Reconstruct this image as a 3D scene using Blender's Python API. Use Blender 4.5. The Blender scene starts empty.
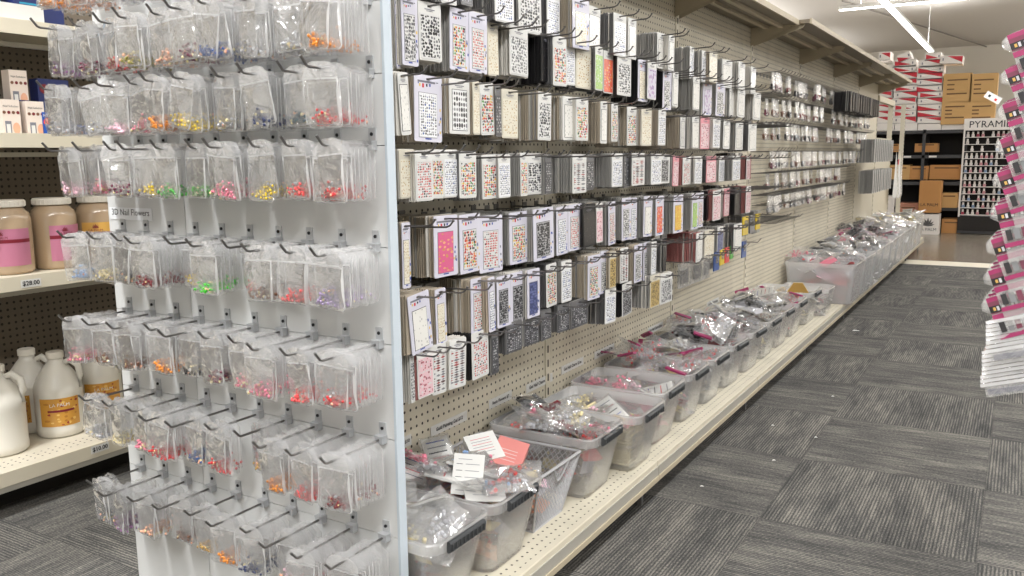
import bpy, math, random
from mathutils import Vector, Matrix, Euler
RN = random.Random(7)
PI = math.pi
SC = bpy.context.scene
COL = SC.collection

# ------------------------------------------------------------------ camera
F_PX = 843.8335
CAM_H = 1.143
AX = Vector((0.85739446, 0.07009003, -0.50986482))
AY = Vector((0.51454777, -0.13741334, 0.84637944))
AZ = Vector((-0.01073947, -0.98803085, -0.15388211))
CP = Vector((0, 0, CAM_H))


def ray(px, py):
    c = Vector((px - 512, py - 288, F_PX))
    return Vector((AX.dot(c), AY.dot(c), AZ.dot(c)))


def on_x(px, py, X):
    d = ray(px, py); return CP + d * (X / d.x)


def on_y(px, py, Y):
    d = ray(px, py); return CP + d * (Y / d.y)


def on_z(px, py, Z):
    d = ray(px, py); return CP + d * ((Z - CAM_H) / d.z)


cam_d = bpy.data.cameras.new('camera'); cam = bpy.data.objects.new('camera', cam_d); COL.objects.link(cam)
cam_d.sensor_width = 36; cam_d.lens = F_PX / 1024 * 36; cam_d.clip_start = 0.02; cam_d.clip_end = 200
r_, u_, b_ = Vector((AX.x, AY.x, AZ.x)), -Vector((AX.y, AY.y, AZ.y)), -Vector((AX.z, AY.z, AZ.z))
cam.matrix_world = Matrix(((r_.x, u_.x, b_.x, 0), (r_.y, u_.y, b_.y, 0), (r_.z, u_.z, b_.z, CAM_H), (0, 0, 0, 1)))
SC.camera = cam

# ------------------------------------------------------------------ materials


def s2l(c):
    return tuple((x / 12.92 if x <= 0.04045 else ((x + 0.055) / 1.055) ** 2.4) for x in c)


def rgb(r, g, b):
    return s2l((r / 255, g / 255, b / 255)) + (1,)


class NT:
    def __init__(s, name):
        s.m = bpy.data.materials.new(name); s.m.use_nodes = True
        s.t = s.m.node_tree; s.t.nodes.clear()
        s.out = s.n('ShaderNodeOutputMaterial')

    def n(s, kind, **kw):
        x = s.t.nodes.new(kind)
        for k, v in kw.items():
            setattr(x, k, v)
        return x

    def l(s, a, b):
        s.t.links.new(a, b)

    def math(s, op, a, b=None, c=None):
        x = s.n('ShaderNodeMath', operation=op)
        for i, v in enumerate((a, b, c)):
            if v is None:
                continue
            if isinstance(v, (int, float)):
                x.inputs[i].default_value = v
            else:
                s.l(v, x.inputs[i])
        return x.outputs[0]

    def mix(s, f, a, b):
        x = s.n('ShaderNodeMix', data_type='RGBA')
        for i, v in ((0, f), (6, a), (7, b)):
            if isinstance(v, (int, float, tuple)):
                x.inputs[i].default_value = v
            else:
                s.l(v, x.inputs[i])
        return x.outputs[2]


def pm(name, col, rough=.5, metal=0, bump=0, bscale=60, coat=0, trans=0):
    t = NT(name); p = t.n('ShaderNodeBsdfPrincipled')
    p.inputs['Base Color'].default_value = col; p.inputs['Roughness'].default_value = rough
    p.inputs['Metallic'].default_value = metal; p.inputs['Coat Weight'].default_value = coat
    if bump:
        tc = t.n('ShaderNodeTexCoord'); nz = t.n('ShaderNodeTexNoise'); nz.inputs['Scale'].default_value = bscale
        t.l(tc.outputs['Object'], nz.inputs['Vector'])
        b = t.n('ShaderNodeBump'); b.inputs['Strength'].default_value = bump; b.inputs['Distance'].default_value = .01
        t.l(nz.outputs[0], b.inputs['Height']); t.l(b.outputs[0], p.inputs['Normal'])
    t.l(p.outputs[0], t.out.inputs[0])
    return t.m


def film(name, milk=.08, gloss=.16, rough=.13, tint=(.93, .94, .95, 1), bump=.6, bscale=45):
    """clear polythene: see-through, a little milky, with crinkled highlights"""
    t = NT(name)
    tc = t.n('ShaderNodeTexCoord'); oi = t.n('ShaderNodeObjectInfo')
    ad = t.n('ShaderNodeVectorMath', operation='ADD'); t.l(tc.outputs['Object'], ad.inputs[0]); t.l(oi.outputs['Random'], ad.inputs[1])
    nz = t.n('ShaderNodeTexNoise'); nz.inputs['Scale'].default_value = bscale; nz.inputs['Detail'].default_value = 2; nz.inputs['Distortion'].default_value = .8
    t.l(ad.outputs[0], nz.inputs['Vector'])
    b = t.n('ShaderNodeBump'); b.inputs['Strength'].default_value = bump; b.inputs['Distance'].default_value = .012
    t.l(nz.outputs[0], b.inputs['Height'])
    tr = t.n('ShaderNodeBsdfTransparent'); tr.inputs[0].default_value = (.985, .985, .985, 1)
    gl = t.n('ShaderNodeBsdfGlossy'); gl.inputs['Roughness'].default_value = rough; gl.inputs[0].default_value = (1, 1, 1, 1)
    t.l(b.outputs[0], gl.inputs['Normal'])
    df = t.n('ShaderNodeBsdfDiffuse'); df.inputs[0].default_value = tint
    tl = t.n('ShaderNodeBsdfTranslucent'); tl.inputs[0].default_value = tint
    a = t.n('ShaderNodeMixShader'); a.inputs[0].default_value = .4; t.l(df.outputs[0], a.inputs[1]); t.l(tl.outputs[0], a.inputs[2])
    m1 = t.n('ShaderNodeMixShader'); m1.inputs[0].default_value = milk; t.l(tr.outputs[0], m1.inputs[1]); t.l(a.outputs[0], m1.inputs[2])
    m2 = t.n('ShaderNodeMixShader')
    fr = t.n('ShaderNodeFresnel'); fr.inputs[0].default_value = 1.45; t.l(b.outputs[0], fr.inputs['Normal'])
    f = t.math('MULTIPLY', fr.outputs[0], gloss * 6)
    f = t.math('MINIMUM', f, .55)
    t.l(f, m2.inputs[0]); t.l(m1.outputs[0], m2.inputs[1]); t.l(gl.outputs[0], m2.inputs[2])
    t.l(m2.outputs[0], t.out.inputs[0])
    return t.m


def holes(name, base, hole, ax1, ax2, rad=.16, pitch=.0254, rough=.55, band=None, off=(0, 0), speck=0):
    """perforated sheet: dark round holes on a regular pitch; band keeps them in a strip along one axis"""
    t = NT(name); p = t.n('ShaderNodeBsdfPrincipled'); p.inputs['Roughness'].default_value = rough
    tc = t.n('ShaderNodeTexCoord'); sx = t.n('ShaderNodeSeparateXYZ'); t.l(tc.outputs['Object'], sx.inputs[0])
    d = []
    for a, o in ((ax1, off[0]), (ax2, off[1])):
        v = t.math('ADD', sx.outputs[a], o)
        v = t.math('DIVIDE', v, pitch); v = t.math('FRACT', v); v = t.math('SUBTRACT', v, .5); d.append(t.math('MULTIPLY', v, v))
    r2 = t.math('ADD', d[0], d[1]); h = t.math('LESS_THAN', r2, rad * rad)
    if band:
        a, lo, hi = band
        h = t.math('MULTIPLY', h, t.math('GREATER_THAN', sx.outputs[a], lo)); h = t.math('MULTIPLY', h, t.math('LESS_THAN', sx.outputs[a], hi))
    nz = t.n('ShaderNodeTexNoise'); nz.inputs['Scale'].default_value = 7; nz.inputs['Detail'].default_value = 6; t.l(tc.outputs['Object'], nz.inputs['Vector'])
    dirty = tuple(c * .86 for c in base[:3]) + (1,)
    cr = t.n('ShaderNodeMapRange'); cr.inputs[1].default_value = .45; cr.inputs[2].default_value = .75; t.l(nz.outputs[0], cr.inputs[0])
    bc = t.mix(cr.outputs[0], base, dirty)
    t.l(t.mix(h, bc, hole), p.inputs['Base Color'])
    t.l(p.outputs[0], t.out.inputs[0])
    return t.m


def design(name, paper, cols, nx, ny, thr=.3, rnd=.6, dens=.85, border=True, bars=False):
    """a printed sticker sheet: rows of little coloured motifs on paper"""
    t = NT(name); p = t.n('ShaderNodeBsdfPrincipled'); p.inputs['Roughness'].default_value = .3
    tc = t.n('ShaderNodeTexCoord'); oi = t.n('ShaderNodeObjectInfo')
    sx = t.n('ShaderNodeSeparateXYZ'); t.l(tc.outputs['Generated'], sx.inputs[0])
    cb = t.n('ShaderNodeCombineXYZ')
    rr = t.math('ROUND', t.math('MULTIPLY', oi.outputs['Random'], 300))
    t.l(t.math('ADD', t.math('MULTIPLY', sx.outputs[1], nx * 1.3), rr), cb.inputs[0]); t.l(t.math('ADD', t.math('MULTIPLY', sx.outputs[2], ny * 1.3), rr), cb.inputs[1])
    v = t.n('ShaderNodeTexVoronoi', voronoi_dimensions='2D', distance='MANHATTAN' if bars else 'EUCLIDEAN'); v.inputs['Scale'].default_value = 1; v.inputs['Randomness'].default_value = rnd
    t.l(cb.outputs[0], v.inputs['Vector'])
    sc = t.n('ShaderNodeSeparateColor'); t.l(v.outputs['Color'], sc.inputs[0])
    cr = t.n('ShaderNodeValToRGB'); cr.color_ramp.interpolation = 'CONSTANT'
    e = cr.color_ramp.elements
    e[0].position = 0; e[0].color = cols[0]
    for i, c in enumerate(cols[1:]):
        if i == 0:
            e[1].position = 1 / len(cols); e[1].color = c
        else:
            q = e.new((i + 1) / len(cols)); q.color = c
    if len(cols) == 1:
        e[1].color = cols[0]
    t.l(sc.outputs[0], cr.inputs[0])
    th = t.math('MULTIPLY', t.math('ADD', t.math('MULTIPLY', sc.outputs[1], .6), .7), thr)
    m = t.math('LESS_THAN', v.outputs['Distance'], th)
    m = t.math('MULTIPLY', m, t.math('LESS_THAN', sc.outputs[2], dens))
    if border:
        for o in (1, 2):
            q = t.math('ABSOLUTE', t.math('SUBTRACT', sx.outputs[o], .5))
            m = t.math('MULTIPLY', m, t.math('LESS_THAN', q, .46))
    t.l(t.mix(m, paper, cr.outputs[0]), p.inputs['Base Color'])
    p.inputs['Coat Weight'].default_value = .4; p.inputs['Coat Roughness'].default_value = .15
    t.l(p.outputs[0], t.out.inputs[0])
    return t.m


K = rgb(25, 25, 28); RED = rgb(190, 45, 45); GRY = rgb(120, 120, 125); GOLD = rgb(190, 150, 80); WH = rgb(214, 214, 212)
PINK = rgb(225, 120, 150); BLU = rgb(70, 90, 150); YEL = rgb(220, 180, 50); ORG = rgb(220, 120, 50); GRN = rgb(90, 150, 80)
DES = {
    'r': design('sheet_red_motifs', WH, [RED, rgb(200, 70, 60), RED, K], 7, 12, .33, .25),
    'm': design('sheet_mixed_motifs', WH, [RED, K, ORG, GRY, RED, YEL, GRN, K], 6, 11, .40, .5, .97),
    'b': design('sheet_black_motifs', WH, [K, K, GRY, rgb(60, 60, 70)], 6, 10, .40, .6, .97),
    'g': design('sheet_grey_motifs', rgb(232, 233, 235), [GRY, BLU, rgb(150, 150, 160), K], 7, 12, .32, .4, .97),
    'h': design('sheet_bar_motifs', rgb(228, 228, 228), [K, GRY, rgb(50, 50, 55)], 5, 6, .36, .02, 1),
    'B': design('sheet_black_lace', rgb(170, 170, 172), [K, rgb(35, 35, 40)], 6, 11, .48, .6, 1),
    'd': design('sheet_dark_studs', rgb(70, 70, 74), [rgb(150, 150, 155), K, rgb(200, 200, 200)], 6, 10, .3, .2, .9),
    'P': design('sheet_pink_gold', rgb(216, 96, 140), [rgb(205, 150, 90), rgb(230, 170, 120)], 3, 9, .3, .8, .7),
    'y': design('sheet_yellow', rgb(222, 178, 66), [rgb(240, 215, 120), ORG], 5, 9, .25, .8, .6),
    'o': design('sheet_coral', rgb(222, 100, 80), [rgb(245, 190, 90), WH], 5, 9, .28, .8, .6),
    'G': design('sheet_lime', rgb(165, 200, 110), [WH, rgb(110, 160, 90)], 5, 9, .28, .8, .6),
    'c': design('sheet_cream_gold', rgb(224, 218, 200), [GOLD, rgb(160, 130, 90), rgb(200, 180, 140)], 6, 11, .24, .7, .7),
    'N': design('sheet_navy', rgb(70, 78, 125), [rgb(50, 60, 105), rgb(110, 120, 165)], 6, 10, .4, .1, 1),
    's': design('sheet_stripe_words', WH, [rgb(160, 70, 70), rgb(90, 60, 60), GRY], 2, 12, .46, .05, .9, bars=True),
    'a': design('sheet_leopard', rgb(196, 170, 110), [rgb(70, 50, 30), rgb(40, 30, 25)], 6, 9, .34, .9, .95),
    'k': design('sheet_black', rgb(28, 27, 30), [rgb(80, 80, 85), rgb(60, 55, 50)], 3, 12, .2, .6, .5),
    'v': design('sheet_lilac', rgb(205, 200, 215), [rgb(150, 120, 170), rgb(180, 150, 190)], 4, 6, .45, .9, .5),
    'p': design('sheet_pale_pink', rgb(226, 190, 196), [rgb(190, 110, 120), WH, rgb(150, 80, 90)], 5, 10, .32, .7, .8),
    'w': design('sheet_white_lines', rgb(232, 230, 224), [rgb(190, 188, 184)], 4, 6, .2, .8, .5),
}
M = {}
M['film'] = film('clear_film', .10, .25, tint=(.98, .98, .98, 1))
M['film_head'] = film('frosted_header_film', .26, .6, .18, tint=(.98, .98, .98, 1), bscale=30)
M['film_front'] = film('crinkled_front_film', .12, .9, .2, tint=(.98, .98, .98, 1), bump=.8, bscale=17)
M['film_rim'] = film('welded_seam_film', .45, .5, .2, tint=(1, 1, 1, 1))
M['dull_bag'] = film('hazy_small_bag_film', .30, .5, .25, tint=(.98, .97, .95, 1))
M['film_stack'] = film('stacked_film', .16, .25, tint=(.98, .98, .98, 1))
M['tub'] = film('clear_tub_plastic', .16, .16, .22, tint=(.98, .98, .98, 1), bump=.04, bscale=14)
M['tubrim'] = film('clear_tub_rim', .30, .3, .2, tint=(.99, .99, .99, 1), bump=.02, bscale=10)
M['bigtub'] = film('clear_large_tub', .30, .10, .25, bump=.06, bscale=9)
M['blister'] = film('clear_blister', .16, .45, .12, tint=(.98, .98, .98, 1), bump=.25, bscale=30)
M['steel'] = pm('galvanised_steel', rgb(165, 167, 170), .32, .85)
M['bracket'] = pm('bright_steel_bracket', rgb(190, 192, 194), .35, .3)
M['wire'] = pm('dark_steel_wire', rgb(122, 120, 118), .3, .8)
M['white_panel'] = pm('white_painted_panel', rgb(218, 219, 218), .35)
M['white_post'] = pm('pale_blue_white_post', rgb(198, 208, 216), .4)
M['groove'] = pm('panel_groove', rgb(120, 120, 118), .6)
CREAM = rgb(214, 206, 186)
M['cream'] = pm('cream_enamel', CREAM, .42)
M['cream_dark'] = pm('shaded_cream_enamel', rgb(184, 172, 148), .5)  # shaded copy of the cream enamel, its colour darkened for canopy shade
M['peg'] = holes('cream_pegboard', rgb(212, 204, 184), rgb(45, 38, 30), 1, 2)
M['deck'] = holes('cream_shelf_deck', rgb(206, 199, 180), rgb(50, 44, 36), 0, 1, band=(0, -1.042, -.985), off=(.008, 0), rad=.13)
M['deck2'] = holes('cream_left_shelf_deck', rgb(214, 206, 188), rgb(60, 50, 40), 0, 1, band=(0, -2.86, -2.80), rad=.13)
M['pegdark'] = holes('brown_pegboard', rgb(104, 94, 82), rgb(22, 18, 14), 1, 2, rad=.19)
M['canopy_under'] = pm('shade_brown_shelf_underside', rgb(122, 110, 90), .45)  # shade under the canopy is put into this darker brown
M['rail'] = pm('grey_shelf_rail', rgb(180, 176, 166), .4, .2)
M['kick'] = pm('shade_black_kick_plate', rgb(30, 28, 27), .7)  # plate colour takes in the black shade beneath the base shelves
M['latch'] = pm('charcoal_latch', rgb(62, 64, 66), .45)
M['paper'] = pm('white_card', rgb(218, 217, 213), .5)
M['lavender'] = pm('lilac_white_card', rgb(212, 210, 222), .35, coat=.3)
M['beigecard'] = pm('beige_card', rgb(208, 202, 186), .5)
M['black'] = pm('black_card', rgb(22, 22, 24), .4)
M['pinkcard'] = pm('pink_card', rgb(224, 150, 160), .45)
M['magenta'] = pm('magenta_card', rgb(146, 38, 88), .4, coat=.3)
M['ink'] = pm('black_ink', rgb(30, 30, 34), .6)
M['inkgrey'] = pm('grey_ink', rgb(120, 120, 130), .6)
M['inkred'] = pm('red_ink', rgb(200, 50, 60), .5)
M['inkblue'] = pm('blue_ink', rgb(60, 80, 160), .5)
M['inkyel'] = pm('yellow_ink', rgb(225, 190, 70), .5)
M['inkdarkred'] = pm('dark_red_ink', rgb(120, 20, 40), .5)
M['stk_grey'] = pm('sheet_edges_grey', rgb(158, 156, 152), .3)
M['stk_white'] = pm('sheet_edges_white', rgb(216, 212, 204), .4)
M['stk_beige'] = pm('sheet_edges_beige', rgb(176, 164, 146), .45)
M['stk_black'] = pm('sheet_edges_black', rgb(38, 37, 38), .35)
M['stk_dark'] = pm('sheet_edges_charcoal', rgb(105, 104, 104), .3)
M['stk_pink'] = pm('sheet_edges_pink', rgb(168, 110, 106), .4)
M['concrete'] = None
BEADC = {'pink': (226, 130, 150), 'purple': (140, 90, 140), 'red': (205, 48, 52), 'orange': (226, 140, 50), 'yellow': (226, 196, 50), 'green': (80, 170, 70),
         'blue': (50, 84, 150), 'navy': (40, 50, 90), 'silver': (190, 190, 195), 'peach': (226, 170, 140), 'brown': (120, 80, 60), 'cream': (230, 214, 160),
         'darkred': (118, 24, 34), 'black': (36, 34, 38), 'gold': (196, 156, 80), 'grey': (120, 120, 122), 'lime': (70, 200, 50), 'palepink': (232, 190, 204), 'lightblue': (150, 180, 220),
         'coral': (228, 84, 84), 'plum': (110, 50, 70), 'lilac': (170, 150, 190), 'teal': (50, 80, 90), 'olive': (140, 130, 60)}
BM = {k: pm('charm_' + k, rgb(*v), .3, coat=.3) for k, v in BEADC.items()}

# ------------------------------------------------------------------ mesh helper


class MB:
    def __init__(s):
        s.v = []; s.f = []; s.mi = []; s.mats = []

    def mid(s, m):
        if m not in s.mats:
            s.mats.append(m)
        return s.mats.index(m)

    def add(s, vs, fs, m):
        o = len(s.v); k = s.mid(m)
        s.v += [tuple(v) for v in vs]
        for f in fs:
            s.f.append(tuple(i + o for i in f)); s.mi.append(k)

    def box(s, lo, hi, m, rot=None, piv=None):
        x0, y0, z0 = lo; x1, y1, z1 = hi
        vs = [Vector(p) for p in ((x0, y0, z0), (x1, y0, z0), (x1, y1, z0), (x0, y1, z0), (x0, y0, z1), (x1, y0, z1), (x1, y1, z1), (x0, y1, z1))]
        if rot is not None:
            c = Vector(piv) if piv is not None else (vs[0] + vs[6]) / 2
            vs = [rot @ (v - c) + c for v in vs]
        s.add(vs, ((0, 3, 2, 1), (4, 5, 6, 7), (0, 1, 5, 4), (1, 2, 6, 5), (2, 3, 7, 6), (3, 0, 4, 7)), m)

    def tube(s, pts, r, m, n=6, close=True):
        pts = [Vector(p) for p in pts]; rings = []
        for i, p in enumerate(pts):
            d = (pts[min(i + 1, len(pts) - 1)] - pts[max(i - 1, 0)]).normalized()
            a = d.cross(Vector((0, 0, 1)))
            if a.length < .1:
                a = d.cross(Vector((0, 1, 0)))
            a.normalize(); b = d.cross(a)
            rr = r[i] if isinstance(r, (list, tuple)) else r
            rings.append([p + (a * math.cos(2 * PI * k / n) + b * math.sin(2 * PI * k / n)) * rr for k in range(n)])
        vs = [v for g in rings for v in g]; fs = []
        for i in range(len(pts) - 1):
            for k in range(n):
                fs.append((i * n + k, i * n + (k + 1) % n, (i + 1) * n + (k + 1) % n, (i + 1) * n + k))
        if close:
            fs.append(tuple(range(n))[::-1]); fs.append(tuple((len(pts) - 1) * n + k for k in range(n)))
        s.add(vs, fs, m)

    def lathe(s, prof, m, n=24, c=(0, 0, 0), a0=0, a1=2 * PI, sq=0):
        full = abs(a1 - a0 - 2 * PI) < 1e-4; k = n if full else n + 1
        vs = []
        for r, z in prof:
            for i in range(k):
                a = a0 + (a1 - a0) * i / n
                q = 1 + sq * (math.cos(4 * a) * -.5 + .5) if sq else 1
                vs.append((c[0] + r * q * math.cos(a), c[1] + r * q * math.sin(a), c[2] + z))
        fs = []
        for j in range(len(prof) - 1):
            for i in range(n if full else n):
                i2 = (i + 1) % k if full else i + 1
                fs.append((j * k + i, j * k + i2, (j + 1) * k + i2, (j + 1) * k + i))
        s.add(vs, fs, m)

    def ball(s, c, r, m, q=0):
        """small faceted ball"""
        c = Vector(c); n = 6; vs = [c + Vector((0, 0, r))]
        for z, rr in ((.5, .866), (-.5, .866)):
            for i in range(n):
                a = 2 * PI * i / n + q
                vs.append(c + Vector((rr * r * math.cos(a), rr * r * math.sin(a), z * r)))
        vs.append(c - Vector((0, 0, r)))
        fs = [(0, 1 + i, 1 + (i + 1) % n) for i in range(n)] + [(1 + i, 7 + i, 7 + (i + 1) % n, 1 + (i + 1) % n) for i in range(n)] + [(13, 7 + (i + 1) % n, 7 + i) for i in range(n)]
        s.add(vs, fs, m)

    def octa(s, c, r, m):
        c = Vector(c)
        vs = [c + Vector(d) * r for d in ((1, 0, 0), (-1, 0, 0), (0, 1, 0), (0, -1, 0), (0, 0, 1), (0, 0, -1))]
        s.add(vs, ((0, 2, 4), (2, 1, 4), (1, 3, 4), (3, 0, 4), (2, 0, 5), (1, 2, 5), (3, 1, 5), (0, 3, 5)), m)

    def mesh(s, name, smooth=False):
        me = bpy.data.meshes.new(name); me.from_pydata(s.v, [], s.f)
        for m in s.mats:
            me.materials.append(m)
        me.polygons.foreach_set('material_index', s.mi)
        if smooth:
            me.polygons.foreach_set('use_smooth', [True] * len(s.f))
        me.update()
        return me

    def build(s, name, parent=None, smooth=False, loc=None):
        return link(name, s.mesh(name, smooth), parent, loc)


def link(name, data, parent=None, loc=None, rot=None):
    o = bpy.data.objects.new(name, data); COL.objects.link(o)
    if parent is not None:
        o.parent = parent
    if loc is not None:
        o.location = loc
    if rot is not None:
        o.rotation_euler = rot
    return o


def tag(o, label, cat, group=None, kind=None):
    o['label'] = label; o['category'] = cat
    if group:
        o['group'] = group
    if kind:
        o['kind'] = kind
    return o


def thing(name, label, cat, loc=(0, 0, 0), rot=(0, 0, 0), group=None):
    o = link(name, None, None, loc, rot); o.empty_display_size = .05
    return tag(o, label, cat, group)


def structure(o):
    o['kind'] = 'structure'
    return o


def copytree(o, loc, rot=None, label=None, scale=None):
    c = o.copy(); COL.objects.link(c); c.location = loc
    if rot is not None:
        c.rotation_euler = rot
    if scale is not None:
        c.scale = scale
    if label:
        c['label'] = label
    for ch in o.children:
        d = ch.copy(); COL.objects.link(d); d.parent = c
    return c


def text(s, size, m, parent, loc, rot, name='lettering', align='CENTER', bold=0):
    cu = bpy.data.curves.new(name, 'FONT'); cu.body = s; cu.size = size; cu.align_x = align; cu.align_y = 'CENTER'; cu.resolution_u = 2
    cu.offset = bold
    cu.materials.append(m)
    tmp = bpy.data.objects.new('tmp', cu); COL.objects.link(tmp)
    me = bpy.data.meshes.new_from_object(tmp)
    bpy.data.objects.remove(tmp)
    return link(name, me, parent, loc, rot)


TX = (PI / 2, 0, PI / 2)      # writing that faces +X
TY = (PI / 2, 0, 0)           # writing that faces -Y
ORD = ['first', 'second', 'third', 'fourth', 'fifth', 'sixth', 'seventh', 'eighth', 'ninth', 'tenth', 'eleventh', 'twelfth', 'thirteenth', 'fourteenth', 'fifteenth',
       'sixteenth', 'seventeenth', 'eighteenth', 'nineteenth', 'twentieth']


def ordn(i):
    if i < 20:
        return ORD[i]
    t = ['', '', 'twenty', 'thirty', 'forty', 'fifty', 'sixty', 'seventy', 'eighty', 'ninety'][(i + 1) // 10]
    if (i + 1) % 10 == 0:
        return t[:-1] + 'ieth'
    return t + '-' + ORD[(i + 1) % 10 - 1]


# ------------------------------------------------------------------ the room
def carpet():
    t = NT('carpet_tiles'); p = t.n('ShaderNodeBsdfPrincipled'); p.inputs['Roughness'].default_value = .95; p.inputs['Specular IOR Level'].default_value = .15
    tc = t.n('ShaderNodeTexCoord'); sx = t.n('ShaderNodeSeparateXYZ'); t.l(tc.outputs['Object'], sx.inputs[0])
    T = .606
    u = t.math('DIVIDE', t.math('SUBTRACT', sx.outputs[0], -.036), T); v = t.math('DIVIDE', t.math('SUBTRACT', sx.outputs[1], 2.575), T)
    fu = t.math('FLOOR', u); fv = t.math('FLOOR', v)
    par = t.math('FLOORED_MODULO', t.math('ADD', fu, fv), 2)
    # per tile random offset
    cb = t.n('ShaderNodeCombineXYZ'); t.l(fu, cb.inputs[0]); t.l(fv, cb.inputs[1])
    wn = t.n('ShaderNodeTexWhiteNoise', noise_dimensions='3D'); t.l(cb.outputs[0], wn.inputs['Vector'])
    def pick(a_, b_):
        q_ = t.n('ShaderNodeMix'); t.l(par, q_.inputs[0]); t.l(a_, q_.inputs[2]); t.l(b_, q_.inputs[3])
        return q_.outputs[0]
    along = pick(sx.outputs[0], sx.outputs[1]); cross = pick(sx.outputs[1], sx.outputs[0])
    rnd = t.math('MULTIPLY', wn.outputs['Value'], 50)

    def noise(fa, fc, det, rough=.5):
        c_ = t.n('ShaderNodeCombineXYZ')
        t.l(t.math('ADD', t.math('MULTIPLY', along, fa), rnd), c_.inputs[0]); t.l(t.math('MULTIPLY', cross, fc), c_.inputs[1])
        n_ = t.n('ShaderNodeTexNoise'); n_.inputs['Scale'].default_value = 1; n_.inputs['Detail'].default_value = det; n_.inputs['Roughness'].default_value = rough
        t.l(c_.outputs[0], n_.inputs['Vector']); return n_.outputs[0]
    rib = t.math('ABSOLUTE', t.math('SINE', t.math('MULTIPLY', cross, PI / .0101)))
    grain = noise(110, 260, 2, .7); streak = noise(7, 60, 3, .6); broad = noise(1.8, 10, 2)
    s = t.math('ADD', t.math('MULTIPLY', rib, .20), t.math('MULTIPLY', grain, .54))
    s = t.math('ADD', s, t.math('MULTIPLY', streak, .38)); s = t.math('ADD', s, t.math('MULTIPLY', broad, .32))
    cr = t.n('ShaderNodeValToRGB'); e = cr.color_ramp.elements
    e[0].position = .50; e[0].color = rgb(44, 45, 46); e[1].position = .96; e[1].color = rgb(150, 145, 136)
    q = e.new(.74); q.color = rgb(84, 83, 81)
    t.l(s, cr.inputs[0])
    # dark seam between tiles
    eu = t.math('ABSOLUTE', t.math('SUBTRACT', t.math('FRACT', u), .5)); ev = t.math('ABSOLUTE', t.math('SUBTRACT', t.math('FRACT', v), .5))
    seam = t.math('GREATER_THAN', t.math('MAXIMUM', eu, ev), .4955)
    t.l(t.mix(t.math('MULTIPLY', seam, .25), cr.outputs[0], rgb(45, 45, 44)), p.inputs['Base Color'])
    bp = t.n('ShaderNodeBump'); bp.inputs['Strength'].default_value = .5; bp.inputs['Distance'].default_value = .004; t.l(s, bp.inputs['Height']); t.l(bp.outputs[0], p.inputs['Normal'])
    t.l(p.outputs[0], t.out.inputs[0])
    return t.m


def concrete():
    t = NT('polished_concrete'); p = t.n('ShaderNodeBsdfPrincipled'); p.inputs['Roughness'].default_value = .22
    tc = t.n('ShaderNodeTexCoord'); nz = t.n('ShaderNodeTexNoise'); nz.inputs['Scale'].default_value = 1.7; nz.inputs['Detail'].default_value = 7
    t.l(tc.outputs['Object'], nz.inputs['Vector'])
    t.l(t.mix(nz.outputs[0], rgb(104, 96, 86), rgb(134, 126, 112)), p.inputs['Base Color']); t.l(p.outputs[0], t.out.inputs[0])
    return t.m


XW0, XW1, YW0, YW1, ZC = -9, 7, -5, 34, 4.75
m = MB(); m.box((XW0, YW0, -.05), (XW1, 9.55, 0), carpet()); structure(m.build('floor'))
m = MB(); m.box((XW0, 9.93, -.05), (XW1, YW1, 0), concrete()); structure(m.build('floor_concrete'))
m = MB(); m.box((XW0, 9.55, -.05), (XW1, 9.93, .001), pm('pale_threshold', rgb(222, 214, 196), .5)); structure(m.build('trim_1'))
wallm = pm('grey_white_wall', rgb(222, 217, 207), .85); ceilm = pm('grey_white_ceiling', rgb(200, 194, 186), .9)
m = MB(); m.box((XW0, YW0, ZC), (XW1, YW1, ZC + .1), ceilm); structure(m.build('ceiling'))
for nm, lo, hi in (('wall_back', (XW0, YW1, 0), (XW1, YW1 + .1, ZC)), ('wall_front', (XW0, YW0 - .1, 0), (XW1, YW0, ZC)),
                   ('wall_left', (XW0 - .1, YW0, 0), (XW0, YW1, ZC)), ('wall_right', (XW1, YW0, 0), (XW1 + .1, YW1, ZC))):
    m = MB(); m.box(lo, hi, wallm); structure(m.build(nm))
m = MB()
pa, pb = on_z(893, 17, ZC - .06), on_z(1003, 52, ZC - .06)
m.tube([pa + (pa - pb) * .3, pa, pb], .02, pm('ceiling_conduit', rgb(140, 134, 126), .6), 6)
tag(m.build('ceiling_conduit'), 'thin grey conduit running diagonally across the pale ceiling', 'conduit')

# ------------------------------------------------------------------ lights
lampm = NT('lit_diffuser'); em = lampm.n('ShaderNodeEmission'); em.inputs[0].default_value = (1, .995, .98, 1); em.inputs[1].default_value = 7; lampm.l(em.outputs[0], lampm.out.inputs[0]); lampm = lampm.m
housing = pm('white_lamp_housing', rgb(225, 225, 222), .4)
LZ = 3.6
LW = 27.0


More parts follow.
